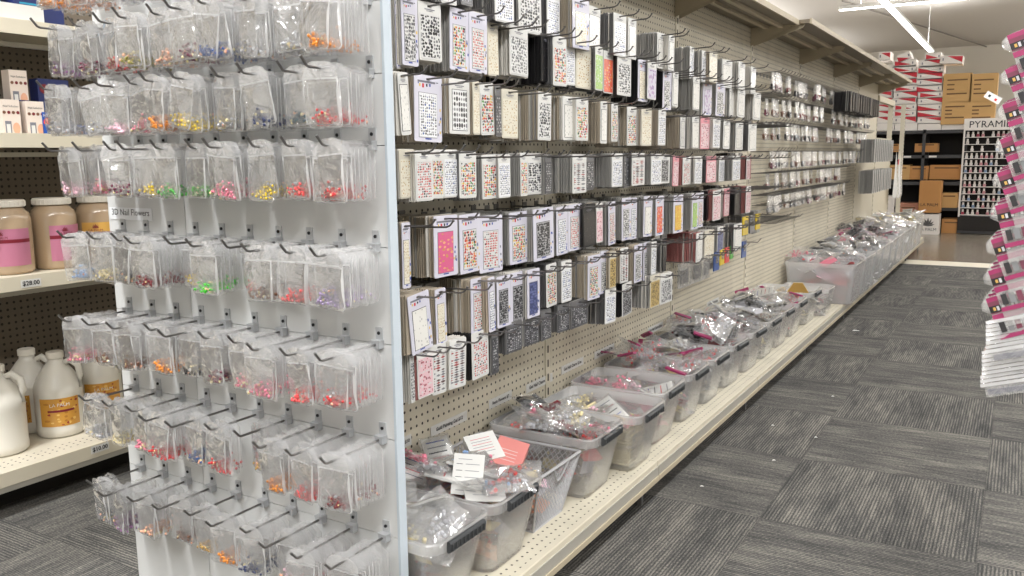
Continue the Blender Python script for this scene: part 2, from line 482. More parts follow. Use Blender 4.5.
def strip(x0, y0, x1, y1, label, power=LW, light=True, w=.13, up=.5):
    cx, cy = (x0 + x1) / 2, (y0 + y1) / 2; L = max(abs(x1 - x0), abs(y1 - y0)); ax = abs(x1 - x0) > abs(y1 - y0)
    t = thing('linear_lamp', label, 'lamp', (cx, cy, LZ), (0, 0, 0 if ax else PI / 2), 'suspended linear lamps')
    a = MB(); a.box((-L / 2, -w / 2, .012), (L / 2, w / 2, .07), housing); a.build('housing', t)
    a = MB(); a.box((-L / 2, -w / 2 + .005, 0), (L / 2, w / 2 - .005, .012), lampm); a.build('diffuser', t)
    a = MB()
    for q in (-.42, .42):
        a.tube([(L * q, 0, .07), (L * q, 0, ZC - LZ)], .004, housing, 5)
    a.build('suspension_wire', t)
    if light:
        ld = bpy.data.lights.new('lamp_glow', 'AREA'); ld.shape = 'RECTANGLE'; ld.size = L; ld.size_y = w; ld.energy = power * L; ld.color = (.985, .992, 1)
        link('lamp_glow', ld, t, (0, 0, -.01))
        lu = ld.copy(); lu.energy = power * L * up
        link('added_uplight', lu, t, (0, 0, .09), (PI, 0, 0))  # upward light added to brighten the ceiling and flatten contrast
    return t


strip(-2.95, 16.1, 1.4, 16.1, 'long white linear lamp running across the aisle near the far boxes', up=.9)
strip(-2.17, 13.2, -2.17, 23.9, 'long white linear lamp receding above the far storage shelves', up=.9)
for i, (x, y0, y1) in enumerate(((.7, -3.5, 1.2), (.7, 2.6, 7.2), (.7, 8.6, 12.2), (-2.3, -3.5, 1.0), (-3.6, 2.0, 7.0), (2.8, -1, 5))):  # lamps out of view, added to light the aisles and endcap
    strip(x, y0, x, y1, 'unseen linear lamp added over the ' + ['front of the carpeted aisle', 'middle of the carpeted aisle', 'far end of the carpeted aisle', 'open floor before the white endcap',
          'shelves behind the white endcap', 'next aisle to the right'][i], LW * (1.5, .62, .6, 1.75, 1.1, .9)[i])

for i, (x, y) in enumerate(((-6.2, 14), (-6.2, 22), (4.6, 14), (4.6, 22), (3.2, 29), (-6.2, 29))):  # unseen lamps added so their uplight brightens the far ceiling
    strip(x, y - 2.5, x, y + 2.5, 'unseen linear lamp added far back, %s' % ['over the left aisles', 'further over the left aisles', 'over the right aisles', 'further over the right aisles', 'near the back wall to the right', 'near the back wall to the left'][i], LW * 1.2, up=.4 if x < 0 else 1.5)

# ------------------------------------------------------------------ main gondola
PX = -1.372      # pegboard face
S0, SL = 1.29, 1.2192
SE = -.967       # front of the base shelf
ZS = .15
gpost = holes('slotted_post', rgb(216, 208, 190), rgb(60, 52, 42), 1, 2, rad=.22, pitch=.03)
slot = pm('post_slot', rgb(60, 52, 44), .7)
PEG_TOP = 1.855
beyond = ['nearest the white endcap'] + ['%s from the white endcap' % ORD[i] for i in range(1, 9)]
for k in range(9):
    y0 = S0 + .035 + k * SL if k == 0 else S0 + k * SL; y1 = S0 + (k + 1) * SL
    g = thing('gondola_shelving_bay', 'cream pegboard shelving bay, %s' % beyond[k], 'shelving', (0, 0, 0), group='cream pegboard bays along the aisle')
    if k < 8:
        a = MB(); top = PEG_TOP if k < 7 else 1.30
        a.box((PX - .02, y0 + .018, .12), (PX, y1 - .018, top), M['peg'] if k < 6 else M['cream']); a.build('pegboard_panel', g)
    a = MB(); a.box((PX - .05, y1 - .016, .0), (PX + .003, y1 + .016, (PEG_TOP + .01) if k < 6 else 1.76), M['cream'])
    for j in range(int(1.76 / .05)):
        a.box((PX + .003, y1 - .003, .02 + j * .05), (PX + .0045, y1 + .003, .045 + j * .05), slot)
    a.build('slotted_upright', g)
    if k < 8:
        a = MB(); a.box((PX + .004, y0 + .001, ZS - .018), (SE, y1 - .001, ZS), M['deck']); a.build('base_deck', g)
        a = MB()
        a.box((SE, y0 + .002, ZS - .014), (SE + .006, y1 - .002, ZS + .001), M['cream'])
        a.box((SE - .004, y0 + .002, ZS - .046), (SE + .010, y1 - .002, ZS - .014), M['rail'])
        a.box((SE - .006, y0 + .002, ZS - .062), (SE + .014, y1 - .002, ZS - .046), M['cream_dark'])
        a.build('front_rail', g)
        a = MB(); a.box((SE - .16, y0, 0), (SE - .14, y1, ZS - .02), M['kick']); a.build('kick_plate', g)
        a = MB(); a.box((SE - .05, y1 - .035, 0), (SE - .035, y1 - .02, ZS - .06), M['stk_dark']); a.build('leveling_foot', g)
    if k < 7:
        zc = 1.845 if k < 3 else 1.85; xe = -1.125 if k < 3 else -1.06
        a = MB(); a.box((PX, y0 + .002, zc), (xe, y1 - .002, zc + .02), M['canopy_under'])
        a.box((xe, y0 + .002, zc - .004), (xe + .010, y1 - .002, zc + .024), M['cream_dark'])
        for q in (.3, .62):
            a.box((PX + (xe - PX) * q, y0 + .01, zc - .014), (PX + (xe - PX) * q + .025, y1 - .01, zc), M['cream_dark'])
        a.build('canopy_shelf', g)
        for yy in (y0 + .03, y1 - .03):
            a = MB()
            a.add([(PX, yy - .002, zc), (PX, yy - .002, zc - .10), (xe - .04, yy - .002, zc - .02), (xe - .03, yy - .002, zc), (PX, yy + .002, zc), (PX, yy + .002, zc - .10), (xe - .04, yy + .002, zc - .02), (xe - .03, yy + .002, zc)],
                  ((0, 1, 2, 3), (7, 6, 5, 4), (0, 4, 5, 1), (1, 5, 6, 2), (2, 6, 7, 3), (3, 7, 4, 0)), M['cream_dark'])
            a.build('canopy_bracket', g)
    elif k < 8:
        a = MB(); a.box((PX - .03, y0, 1.68), (PX + .02, y1, 1.74), M['cream']); a.build('top_rail', g)

# writing strips stuck to the pegboard
for (xa, ya, xb, yb, s, lb) in ((432, 431, 465, 416, 'Gold Painting Gel $12', 'white price strip reading Gold Painting Gel on the pegboard'),
                            (490, 404, 510, 395, 'Resin Flowers $7', 'white price strip reading Resin Flowers above the wire basket'),
                            (527, 389, 551, 377, 'Get Nail Charm $1ea', 'white price strip Get Nail Charm across the first pegboard seam'),
                            (562, 370, 582, 361, 'Get Nail Charm $1ea', 'white price strip Get Nail Charm just past the first pegboard seam'),
                            (595, 355, 613, 347.5, 'Get Nail Charm $1ea', 'white price strip Get Nail Charm midway along the second bay'),
                            (648, 331, 662, 325, 'Get Nail Charm $1ea', 'white price strip Get Nail Charm near the second pegboard seam'),
                            (707, 305, 718, 300, 'Get Nail Charm $1ea', 'white price strip Get Nail Charm in the third bay'),
                            (404, 442, 409, 440, '$10', 'white price strip ending in a ten just beside the endcap post')):
    A, B = on_x(xa, ya, PX), on_x(xb, yb, PX)
    z = (A.z + B.z) / 2
    t = thing('price_strip', lb, 'label', (PX + .001, (A.y + B.y) / 2, z), group='price strips on the pegboard')
    L = abs(B.y - A.y) / 2
    a = MB(); a.box((0, -L - .008, -.015), (.001, L + .008, .015), M['paper']); a.build('paper_strip', t)
    text(s, min(.024, 2 * L / max(len(s), 1) * 1.9), M['ink'], t, (.0016, 0, 0), TX, bold=.0004)

# ------------------------------------------------------------------ peg hooks and sticker packs
def hook_mesh(L, name):
    a = MB()
    a.tube([(0, 0, 0), (L * .5, 0, 0), (L, 0, .004), (L + .010, 0, .008), (L + .018, 0, .017)], .0022, M['wire'], 5)
    a.box((0, -.012, -.006), (.003, .012, .014), M['wire'])
    a.tube([(L + .018, 0, .017), (L + .019, 0, .020)], .0032, M['wire'], 6)
    return a.mesh(name, False)


HK = hook_mesh(.285, 'peg_hook'); HKS = hook_mesh(.15, 'peg_hook_short')
NHOOK = [0]
hook_stuff = MB()


def add_hook(y, z, row, short=False, label=None):
    L = .15 if short else .285
    if NHOOK[0] < 296:
        o = link('peg_hook', HKS if short else HK, None, (PX, y, z)); NHOOK[0] += 1
        tag(o, label or 'steel peg hook in the %s hook row of the pegboard wall' % row, 'hook', 'peg hooks on the pegboard wall')
    else:
        hook_stuff.tube([(PX, y, z), (PX + L, y, z + .003), (PX + L + .018, y, z + .024)], .0022, M['wire'], 4)


def pack_meshes(style, w, h):
    """card with header, hole, and the printed sheet"""
    fancy = style[0] == 'F'; st = style[-1]
    card = M['lavender'] if fancy else (M['black'] if st == 'k' else M['stk_dark'] if st == 'd' else (M['beigecard'] if st in 'ca' else (M['pinkcard'] if st in 'p' and RN.random() < .2 else M['paper'])))
    a = MB(); t = .0016; c = .003
    # card outline with clipped corners and a hang slot
    out = [(-w / 2 + c, 0), (w / 2 - c, 0), (w / 2, -c), (w / 2, -h + c), (w / 2 - c, -h), (-w / 2 + c, -h), (-w / 2, -h + c), (-w / 2, -c)]
    hol = [(-.007, -.006), (.007, -.006), (.007, -.011), (-.007, -.011)]
    for x in (0, t):
        vs = [(x, y, z) for y, z in out + hol]
        fs = [(0, 1, 9, 8), (1, 2, 3, 10, 9), (3, 4, 5, 6, 11, 10), (6, 7, 0, 8, 11)]
        if x == 0:
            fs = [f[::-1] for f in fs]
        a.add(vs, fs, card)
    vs = [(0, y, z) for y, z in out] + [(t, y, z) for y, z in out]
    a.add(vs, [(i, (i + 1) % 8, 8 + (i + 1) % 8, 8 + i)[::-1] for i in range(8)], card)
    head = .23 if fancy else .2
    if fancy:
        a.box((t, -w * .38, -h * .115), (t + .0003, w * .25, -h * .085), M['inkgrey'])
        a.box((t, w * .28, -h * .10), (t + .0003, w * .36, -h * .085), M['inkgrey'])
        for (dy, dz, r, mm) in ((-.32, .155, .05, 'inkyel'), (-.2, .16, .07, 'inkred'), (-.06, .15, .05, 'ink'), (.06, .145, .05, 'inkblue'), (-.38, .13, .03, 'inkblue')):
            a.box((t, w * (dy - r / 2) * .95, -h * dz - w * r * .6), (t + .0003, w * (dy + r / 2) * .95, -h * dz + w * r * .6), M[mm])
        for q in range(6):
            yy, zz = w * RN.uniform(.34, .46), -h * RN.uniform(.5, .95)
            a.box((t, yy - .002, zz - .003), (t + .0003, yy + .002, zz + .003), M[RN.choice(['inkyel', 'inkblue', 'inkgrey'])])
        a.box((t, -w * .12, -h * .965), (t + .0003, w * .1, -h * .945), M['inkblue'])
        sy0, sy1, sz0, sz1 = -w * .34, w * .30, -h * .93, -h * .27
    else:
        a.box((t, -w * .22, -h * .13), (t + .0003, w * .22, -h * .115), M['inkgrey'])
        a.box((t, -w * .14, -h * .155), (t + .0003, w * .14, -h * .145), M['inkgrey'])
        sy0, sy1, sz0, sz1 = -w * .44, w * .44, -h * .97, -h * .2
        if st in 'Bwh' and RN.random() < .7:
            sy0, sy1, sz0 = -w * .36, w * .36, -h * .93
    b = MB()
    if fancy or st in 'Bwh':
        fr = M['ink'] if st in 'Bhw' else M['inkgrey']
        b.box((t, sy0 - .0012, sz0 - .0012), (t + .0004, sy1 + .0012, sz1 + .0012), fr)
    b.box((t, sy0, sz0), (t + .0008, sy1, sz1), DES[st])
    return a.mesh('sticker_pack'), b.mesh('sticker_sheet')


PACKC = {}
NPACK = [0]
pack_stuff = MB()
STY = {'r': 'red-patterned', 'm': 'multicoloured', 'b': 'black-on-white', 'g': 'grey-patterned', 'h': 'black-barred', 'B': 'black lace', 'd': 'dark studded', 'P': 'pink and gold', 'y': 'yellow',
       'o': 'coral', 'G': 'lime green', 'c': 'cream and gold', 'N': 'navy', 's': 'striped lettered', 'a': 'leopard', 'k': 'black', 'v': 'lilac', 'p': 'pale pink', 'w': 'plain white'}


def add_pack(style, X, y, zt, w, h, label, yaw=0, tilt=0):
    wq, hq = round(w / .004) * .004, round(h / .005) * .005
    key = (style, round(wq, 3), round(hq, 3))
    if key not in PACKC:
        PACKC[key] = pack_meshes(style, wq, hq)
    me, sh = PACKC[key]
    if NPACK[0] < 298:
        NPACK[0] += 1
        o = link('nail_sticker_pack', me, None, (X, y, zt), (tilt, 0, yaw))
        link('sticker_sheet', sh, o)
        return tag(o, label, 'sticker pack', 'nail sticker packs on the pegboard')
    pack_stuff.box((X, y - w / 2, zt - h), (X + .002, y + w / 2, zt), M['paper'])
    pack_stuff.box((X + .002, y - w * .4, zt - h * .95), (X + .0025, y + w * .4, zt - h * .25), M[RN.choice(['stk_grey', 'stk_white', 'stk_beige'])])


stack = MB()


def add_stack(y, zt, w, h, X1, depth, mats):
    """the packs behind the front one, face to back on the same hook"""
    n = max(1, int(depth / .0062)); sag = RN.uniform(-.004, .004)
    for i in range(n):
        x = X1 - .006 - i * .0062
        if x < PX + .012:
            break
        dy, dz = RN.gauss(0, .0016), RN.gauss(0, .0012) - i * .0002
        mm = M[mats if RN.random() < .8 else RN.choice(['stk_white', 'stk_grey', mats])]
        stack.box((x, y - w / 2 + dy, zt - h + dz), (x + RN.uniform(.0016, .0036), y + w / 2 + dy, zt + dz), mm)


# rows seen from the image: (x left, x right, look, stack depth 0..1, stack tone); heights are of the hook rows
ROWNAME = ['topmost', 'second', 'third', 'fourth', 'fifth', 'sixth', 'lowest']
PACKROWS = {
    0: (1.60, .125, [(404, 420, 'b', .5, 'stk_grey'), (428, 440, 'g', .6, 'stk_dark'), (444, 460, 'b', .5, 'stk_grey'), (463, 476, 'd', .4, 'stk_dark'), (497, 515, 'g', .5, 'stk_dark'), (520, 541, 'b', .8, 'stk_dark'), (547, 560, 'g', .5, 'stk_dark'),
                     (572, 588, 'Fc', .5, 'stk_beige'), (588, 599, 'w', .2, 'stk_white'), (612, 624, 'g', .9, 'stk_dark'), (626, 634, 'w', .2, 'stk_white'), (654, 664, 'w', .95, 'stk_grey'), (666, 671, 'w', .2, 'stk_white'),
                     (686, 691, 'g', .8, 'stk_grey'), (698, 704, 'g', .8, 'stk_grey'), (705, 714, 'c', .3, 'stk_beige'), (719, 727, 'w', .5, 'stk_grey'), (733, 742, 'w', .5, 'stk_white'), (746, 752, 'w', .4, 'stk_white')]),
    1: (1.475, .13, [(400, 405, 'Fc', .2, 'stk_white'), (406, 422, 'Fb', .3, 'stk_white'), (423, 444, 'b', .3, 'stk_white'), (454, 471, 'Fm', .7, 'stk_grey'), (472, 489, 'Fr', .4, 'stk_white'), (489, 499, 'c', .2, 'stk_beige'), (509, 530, 'b', .3, 'stk_white'),
                     (541, 552, 'k', .9, 'stk_black'), (553, 566, 'm', .4, 'stk_dark'), (566, 574, 'g', .3, 'stk_dark'), (575, 594, 'c', .4, 'stk_dark'), (594, 602, 'G', .3, 'stk_dark'), (602, 612, 'o', .3, 'stk_dark'),
                     (613, 632, 'b', .4, 'stk_black'), (636, 646, 'Fc', .5, 'stk_black'), (646, 654, 'v', .4, 'stk_dark'), (661, 669, 'Fb', .7, 'stk_black'), (670, 676, 'w', .3, 'stk_white'), (690, 697, 'w', .9, 'stk_grey'), (700, 709, 'Fv', .5, 'stk_white'),
                     (713, 722, 'Fb', .5, 'stk_grey'), (726, 731, 'w', .5, 'stk_white'), (734, 742, 'w', .5, 'stk_white'), (747, 760, 'w', .3, 'stk_white')]),
    2: (1.315, .127, [(400, 411, 'w', .5, 'stk_white'), (417, 444, 'Fg', .4, 'stk_beige'), (451, 471, 'h', .4, 'stk_beige'), (474, 481, 'c', .7, 'stk_beige'), (482, 493, 'm', .5, 'stk_beige'), (495, 502, 'd', .5, 'stk_beige'), (503, 518, 'c', .5, 'stk_beige'),
                      (539, 551, 'b', 1, 'stk_beige'), (563, 575, 'w', .9, 'stk_beige'), (576, 587, 'm', .3, 'stk_white'), (600, 606, 'w', .6, 'stk_beige'), (610, 617, 'm', .6, 'stk_beige'), (626, 635, 'm', .6, 'stk_beige'), (641, 649, 'c', .6, 'stk_beige'),
                      (657, 664, 'g', .8, 'stk_beige'), (678, 684, 'w', .9, 'stk_beige'), (690, 697, 'w', .6, 'stk_white'), (699, 707, 'p', .6, 'stk_white'), (711, 718, 'g', .6, 'stk_white'), (722, 727, 'w', .6, 'stk_grey'), (732, 742, 'w', .6, 'stk_grey'), (746, 754, 'w', .5, 'stk_dark')]),
    3: (1.150, .11, [(400, 415, 'c', .3, 'stk_beige'), (416, 432, 'r', .3, 'stk_white'), (432, 444, 'm', .3, 'stk_white'), (444, 458, 'g', .3, 'stk_white'), (460, 476, 'm', .4, 'stk_dark'), (482, 498, 'm', .5, 'stk_grey'), (498, 510, 'g', .3, 'stk_grey'),
                     (520, 527, 'm', .9, 'stk_grey'), (527, 545, 'b', .4, 'stk_grey'), (545, 551, 'd', .4, 'stk_grey'), (572, 586, 's', 1, 'stk_grey'), (586, 593, 'd', .3, 'stk_grey'), (611, 622, 'g', 1, 'stk_grey'), (623, 630, 'd', .5, 'stk_grey'),
                     (631, 644, 's', .6, 'stk_dark'), (651, 660, 'g', .7, 'stk_grey'), (660, 668, 'B', .4, 'stk_white'), (672, 678, 'p', .8, 'stk_grey'), (681, 690, 'r', .5, 'stk_pink'), (694, 701, 'g', .6, 'stk_white'), (706, 714, 'p', .6, 'stk_dark'),
                     (717, 724, 'g', .6, 'stk_white'), (729, 741, 'g', .6, 'stk_grey'), (743, 751, 'p', .5, 'stk_pink')]),
    4: (.998, .128, [(400, 409, 'Fc', .6, 'stk_beige'), (432, 457, 'FP', 1, 'stk_beige'), (458, 479, 'Fm', .5, 'stk_grey'), (480, 500, 'Fr', .5, 'stk_grey'), (509, 527, 'Fm', .9, 'stk_grey'), (532, 553, 'FB', .3, 'stk_grey'), (555, 568, 'Fg', .3, 'stk_grey'),
                     (568, 581, 'Fr', .3, 'stk_white'), (582, 595, 'k', .9, 'stk_black'), (596, 602, 'p', .3, 'stk_beige'), (607, 616, 'Fr', .9, 'stk_grey'), (622, 630, 'Fb', .8, 'stk_grey'), (630, 637, 'Fg', .3, 'stk_grey'), (644, 652, 'Fw', .9, 'stk_grey'),
                     (656, 663, 'Fo', .6, 'stk_grey'), (674, 682, 'Fy', 1, 'stk_grey'), (692, 698, 'FG', .9, 'stk_grey'), (698, 703, 'Fr', .3, 'stk_grey'), (706, 712, 'k', .5, 'stk_black'), (713, 720, 'p', .4, 'stk_pink'), (723, 730, 'p', .4, 'stk_white'),
                     (734, 741, 'k', .9, 'stk_black'), (745, 751, 'p', .5, 'stk_pink')]),
    5: (.835, .122, [(403, 426, 'Fw', 1, 'stk_beige'), (432, 443, 'Fc', .6, 'stk_beige'), (468, 486, 'Fr', 1, 'stk_beige'), (486, 493, 'Fg', .4, 'stk_beige'), (495, 509, 'FB', .6, 'stk_grey'), (509, 525, 'FB', .3, 'stk_white'), (526, 539, 'FN', .3, 'stk_grey'),
                     (545, 556, 'm', .8, 'stk_dark'), (561, 571, 'g', .4, 'stk_grey'), (588, 600, 'Fm', 1, 'stk_beige'), (600, 609, 'Fb', .4, 'stk_white'), (610, 616, 'a', .4, 'stk_beige'), (621, 628, 's', .5, 'stk_beige'), (634, 643, 'Fb', .8, 'stk_beige'),
                     (643, 651, 'Fb', .4, 'stk_grey'), (652, 657, 'g', .8, 'stk_grey'), (663, 667, 'k', .9, 'stk_dark'), (690, 696, 'p', 1, 'stk_pink'), (697, 703, 'w', .8, 'stk_pink'), (705, 715, 'c', .4, 'stk_white'), (718, 724, 'N', .6, 'stk_grey'),
                     (735, 742, 'w', .9, 'stk_dark')]),
    6: (.705, .118, [(404, 409, 'b', .3, 'stk_white'), (412, 428, 'p', .3, 'stk_pink'), (428, 442, 's', .3, 'stk_grey'), (446, 463, 's', .2, 'stk_white'), (468, 486, 'r', .3, 'stk_black'), (489, 496, 'd', .8, 'stk_black'), (504, 520, 'd', .5, 'stk_dark'),
                     (523, 537, 'd', .5, 'stk_grey'), (539, 551, 'd', .4, 'stk_dark'), (557, 569, 'd', .5, 'stk_dark'), (570, 588, 'd', .7, 'stk_black'), (606, 616, 'g', .8, 'stk_dark'), (622, 633, 'B', .7, 'stk_black'), (651, 661, 'a', .5, 'stk_grey'),
                     (661, 674, 'b', .3, 'stk_white')]),
}
HANG = {}
for r in range(7):
    zt, h, lst = PACKROWS[r]
    ys = []
    for i, (xa, xb, st, dp, tone) in enumerate(lst):
        X = -1.150 + RN.uniform(-.012, .02)
        hh = h * (1.12 if st[0] == 'F' else 1) * RN.uniform(.97, 1.03)
        if r == 6 and 500 < xa < 600:
            hh *= .72
        ya, yb = on_x(xa, 200, X).y, on_x(xb, 200, X).y
        y, w = (ya + yb) / 2, yb - ya
        if y - w / 2 < S0 + .05:
            y = S0 + .05 + w / 2 if xa > 402 else y
        w = min(w, .115)
        z2 = zt - max(0, y - 2) * (.02, .012, .009, .004, .002, .003, 0)[r] - (.008 if y > 3 else 0) + (.008 if y < 1.8 else 0) + RN.uniform(-.003, .003)
        tilt = RN.gauss(0, .015)
        if r == 5 and i == 0:
            tilt = .10
        if r == 2 and i == 0:
            tilt = .07
        if r == 6 and i == 3:
            tilt = -.05
        add_pack(st, X, y, z2, w, hh, '%s sticker pack, %s along the %s row of sticker packs' % (STY[st[-1]], ordn(i), ROWNAME[r]), RN.gauss(0, .04), tilt)
        add_stack(y, z2, w, hh, X, dp * .2, tone)
        add_hook(y, z2 - .010, ROWNAME[r], label='steel hook carrying the %s pack of the %s sticker row' % (ordn(i), ROWNAME[r]))
        ys.append(y)
    HANG[r] = ys
# loose packs hung low and deep on the second to fourth rows, in the gaps
for r in range(1, 6):
    zt, h, lst = PACKROWS[r]
    y = 1.45
    while y < 4.8:
        if min(abs(y - q) for q in HANG[r]) > .05:
            add_hook(y, zt - .012 - (.02 if y > 3 else 0), ROWNAME[r], label='empty looking steel hook between packs of the %s sticker row' % ROWNAME[r])
            if RN.random() < .35:
                add_stack(y, zt, .06, h, -1.24, .08, RN.choice(['stk_grey', 'stk_beige', 'stk_dark']))
        y += .0762

# ------------------------------------------------------------------ small bags on the far bays
def mini_bag(cname, w=.066, h=.105):
    a = MB()
    vs = []; n = 5
    for j, (z, q, yb) in enumerate(((0, .6, .001), (-.006, 1, .001), (-.022, 1, .002), (-h * .6, 1, .006), (-h * .95, .96, .008), (-h, .85, .001))):
        for sgn in (-1, 1):
            vs += [(sgn * yb, -w / 2 * q, z), (sgn * yb * 1.3, 0, z), (sgn * yb, w / 2 * q, z)]
    fs_f = []; fs_b = []
    for j in range(5):
        o = j * 6; p = o + 6
        for i in range(2):
            fs_f.append((o + i, p + i, p + i + 1, o + i + 1)); fs_b.append((o + 3 + i, o + 4 + i, p + 4 + i, p + 3 + i))
    a.add(vs, fs_f, M['film_rim'] if cname == 'silver' else M['dull_bag']); a.add(vs, fs_b, M['dull_bag'])
    a.box((-.003, -w / 2, -.022), (.003, w / 2, 0), M['film_head'])
    b = MB()
    for i in range(24):
        b.octa((RN.uniform(-.005, .005), RN.uniform(-w * .42, w * .42), -h * .95 + RN.uniform(.004, .030)), RN.uniform(.006, .009), BM[cname])
    return a.mesh('charm_bag'), b.mesh('charms')


MINI = [(c, mini_bag(c)) for c in ('black', 'brown', 'black', 'grey', 'plum', 'black', 'darkred', 'black', 'brown')]
FARZ = [1.60, 1.457, 1.32, 1.155, 1.03, .90]
FN = ['topmost', 'second', 'third', 'fourth', 'fifth', 'lowest']
for r, z in enumerate(FARZ):
    y = 4.99; i = 0
    while y < 8.55:
        if r >= 4 and y > 7.4:
            break
        add_hook(y, z, FN[r], True)
        if RN.random() < .93:
            c, (ma, mb) = RN.choice(MINI)
            X = -1.265 + RN.uniform(-.04, .03)
            for q in range(2 if y < 6.2 else 1):
                if q == 0:
                    o = link('charm_bag', ma, None, (X, y, z + .004), (0, 0, RN.gauss(0, .1))); link('charms', mb, o)
                    tag(o, 'small clear bag of %s charms, %s along the %s row of the far bays' % (BEADC and c, ordn(i), FN[r]), 'bag', 'small charm bags on the far bays')
            i += 1
        y += .0762
# black and grey carded packs at the end of the rows
def carded(y0, y1, z, h, st, tone, label, X=-1.12):
    y = y0; i = 0
    while y < y1:
        add_stack(y, z, .05, h, X, .12, tone)
        o = add_pack(st, X, y, z, .052, h, '%s, %s from the near side' % (label, ordn(i)))
        y += .115; i += 1


carded(6.7, 8.1, 1.59, .14, 'k', 'stk_black', 'black carded nail pack high in the sixth bay')
carded(8.0, 9.2, 1.26, .20, 'w', 'stk_grey', 'grey carded pack at the end of the pegboard')
carded(8.0, 9.2, .99, .20, 'w', 'stk_grey', 'grey carded pack low at the end of the pegboard')
# clear blister packs with black tools below the far part of the third bay
for i, (xa, xb, z, h, cm) in enumerate(((679, 690, .715, .10, 'black'), (692, 703, .715, .10, 'black'), (704, 709, .715, .10, 'grey'))):
    ya, yb = on_x(xa, 200, -1.15).y, on_x(xb, 200, -1.15).y
    o = thing('blister_pack', 'clear pack with a black inset hanging low, %s of three' % ORD[i], 'blister pack', (-1.15, (ya + yb) / 2, z), group='clear packs with black insets')
    w = (yb - ya) / 2
    a = MB(); a.box((0, -w, -h), (.012, w, 0), M['blister']); a.build('blister', o)
    a = MB(); a.box((.002, -w * .6, -h * .85), (.010, w * .6, -h * .3), BM[cm]); a.build('black_inset', o)
    add_hook((ya + yb) / 2, z - .004, 'lowest')
for i, (xa, xb, cm, z, h) in enumerate(((707, 715, 'black', .715, .07), (716, 721, 'blue', .712, .085), (722, 726, 'yellow', .714, .07), (727, 731, 'coral', .716, .07), (732, 735, 'green', .716, .06), (744, 748, 'blue', .72, .08),
                                       (744, 749, 'yellow', .84, .09), (757, 761, 'yellow', .84, .08), (751, 755, 'grey', .84, .09))):
    ya, yb = on_x(xa, 200, -1.15).y, on_x(xb, 200, -1.15).y; w = (yb - ya) / 2
    o = thing('hanging_card', 'small %s card hanging on the lower hooks of the %s bay, %s one' % (cm, 'third' if i < 5 else 'fourth', ['black', 'blue', 'yellow', 'coral', 'green', 'lone low', 'nearer upper', 'farther upper', 'middle upper'][i]), 'card', (-1.15, (ya + yb) / 2, z), group='bright cards on the lower hooks')
    a = MB(); a.box((-.006, -w, -h), (0, w, 0), BM[cm]); a.build('card', o)
    a = MB(); a.box((0, -w * .6, -h * .6), (.004, w * .6, -h * .2), M['blister']); a.build('blister', o)
    add_hook((ya + yb) / 2, z - .006, 'lower')
for y in [5.05 + .1 * i for i in range(14)]:
    add_hook(y, .84, 'lower', True)
    if y < 5.7:
        add_hook(y, .735, 'lowest', True)

# ------------------------------------------------------------------ white endcap with zip bags
EX0, EX1, EY = -1.95, -1.052, 1.29
ec = thing('endcap_display', 'white slatted endcap panel covered with hooks of zip bags', 'display', (0, 0, 0))
ROWZ = [1.585, 1.437, 1.303, 1.167, .968, .773, .574, .362]
a = MB()
zs = [.04] + sorted([z + .0 for z in ROWZ]) + [1.83]
for i in range(len(zs) - 1):
    for (x0, x1) in ((EX0, -1.662), (-1.660, EX1 - .006)):
        a.box((x0, EY, zs[i] + .0008), (x1, EY + .025, zs[i + 1] - .0008), M['white_panel'])
a.build('slat_panel', ec)
a = MB(); a.box((EX0 + .004, EY + .004, .04), (EX1 - .02, EY + .03, 1.82), M['groove']); a.build('backing', ec)
a = MB(); a.box((EX1 - .006, EY - .003, 0), (EX1, EY + .021, 1.9), M['white_post']); a.build('side_post', ec)
a = MB(); a.box((EX0, EY + .002, 0), (EX1 - .006, EY + .025, .04), M['kick']); a.build('kick_plate', ec)
o = thing('price_strip', 'paper strip reading 3D Nail Flowers on the white endcap', 'label', (0, 0, 0), group='price strips on the pegboard'); del o['group']
A, B = on_y(112, 208, EY - .002), on_y(149, 220, EY - .002)
a = MB(); a.box((A.x - .012, EY - .0015, B.z - .002), (B.x + .012, EY - .0008, A.z + .002), pm('bright_label_paper', rgb(240, 242, 245), .35)); a.build('paper_strip', o)
text('3D Nail Flowers', .022, M['ink'], o, ((A.x + B.x) / 2, EY - .0020, (A.z + B.z) / 2 + .003), TY)

# hook for the endcap
def endhook(L):
    a = MB()
    a.tube([(0, -.008, 0), (0, -L, 0), (0, -L - .006, .002), (0, -L - .020, .018)], .0026, M['wire'], 6)
    b = MB(); b.box((-.0085, -.003, .008), (.0085, 0, .034), M['bracket']); b.box((-.010, -.016, -.008), (.010, -.001, .008), M['bracket'])
    b.box((-.011, -.017, .006), (.011, -.001, .009), M['bracket'])
    b.lathe([(0.0045, 0), (.0045, .002), (0, .002)], M['ink'], 8, (0, 0, 0))
    # turn the screw head to the front
    k = len(b.v) - 24
    for i in range(k, len(b.v)):
        x, y, z = b.v[i]; b.v[i] = (x * .8, -.003 - z, .022 + y * .8)
    return a.mesh('wire_arm'), b.mesh('wall_bracket')


EH = {L: endhook(L) for L in (.135, .15, .165)}


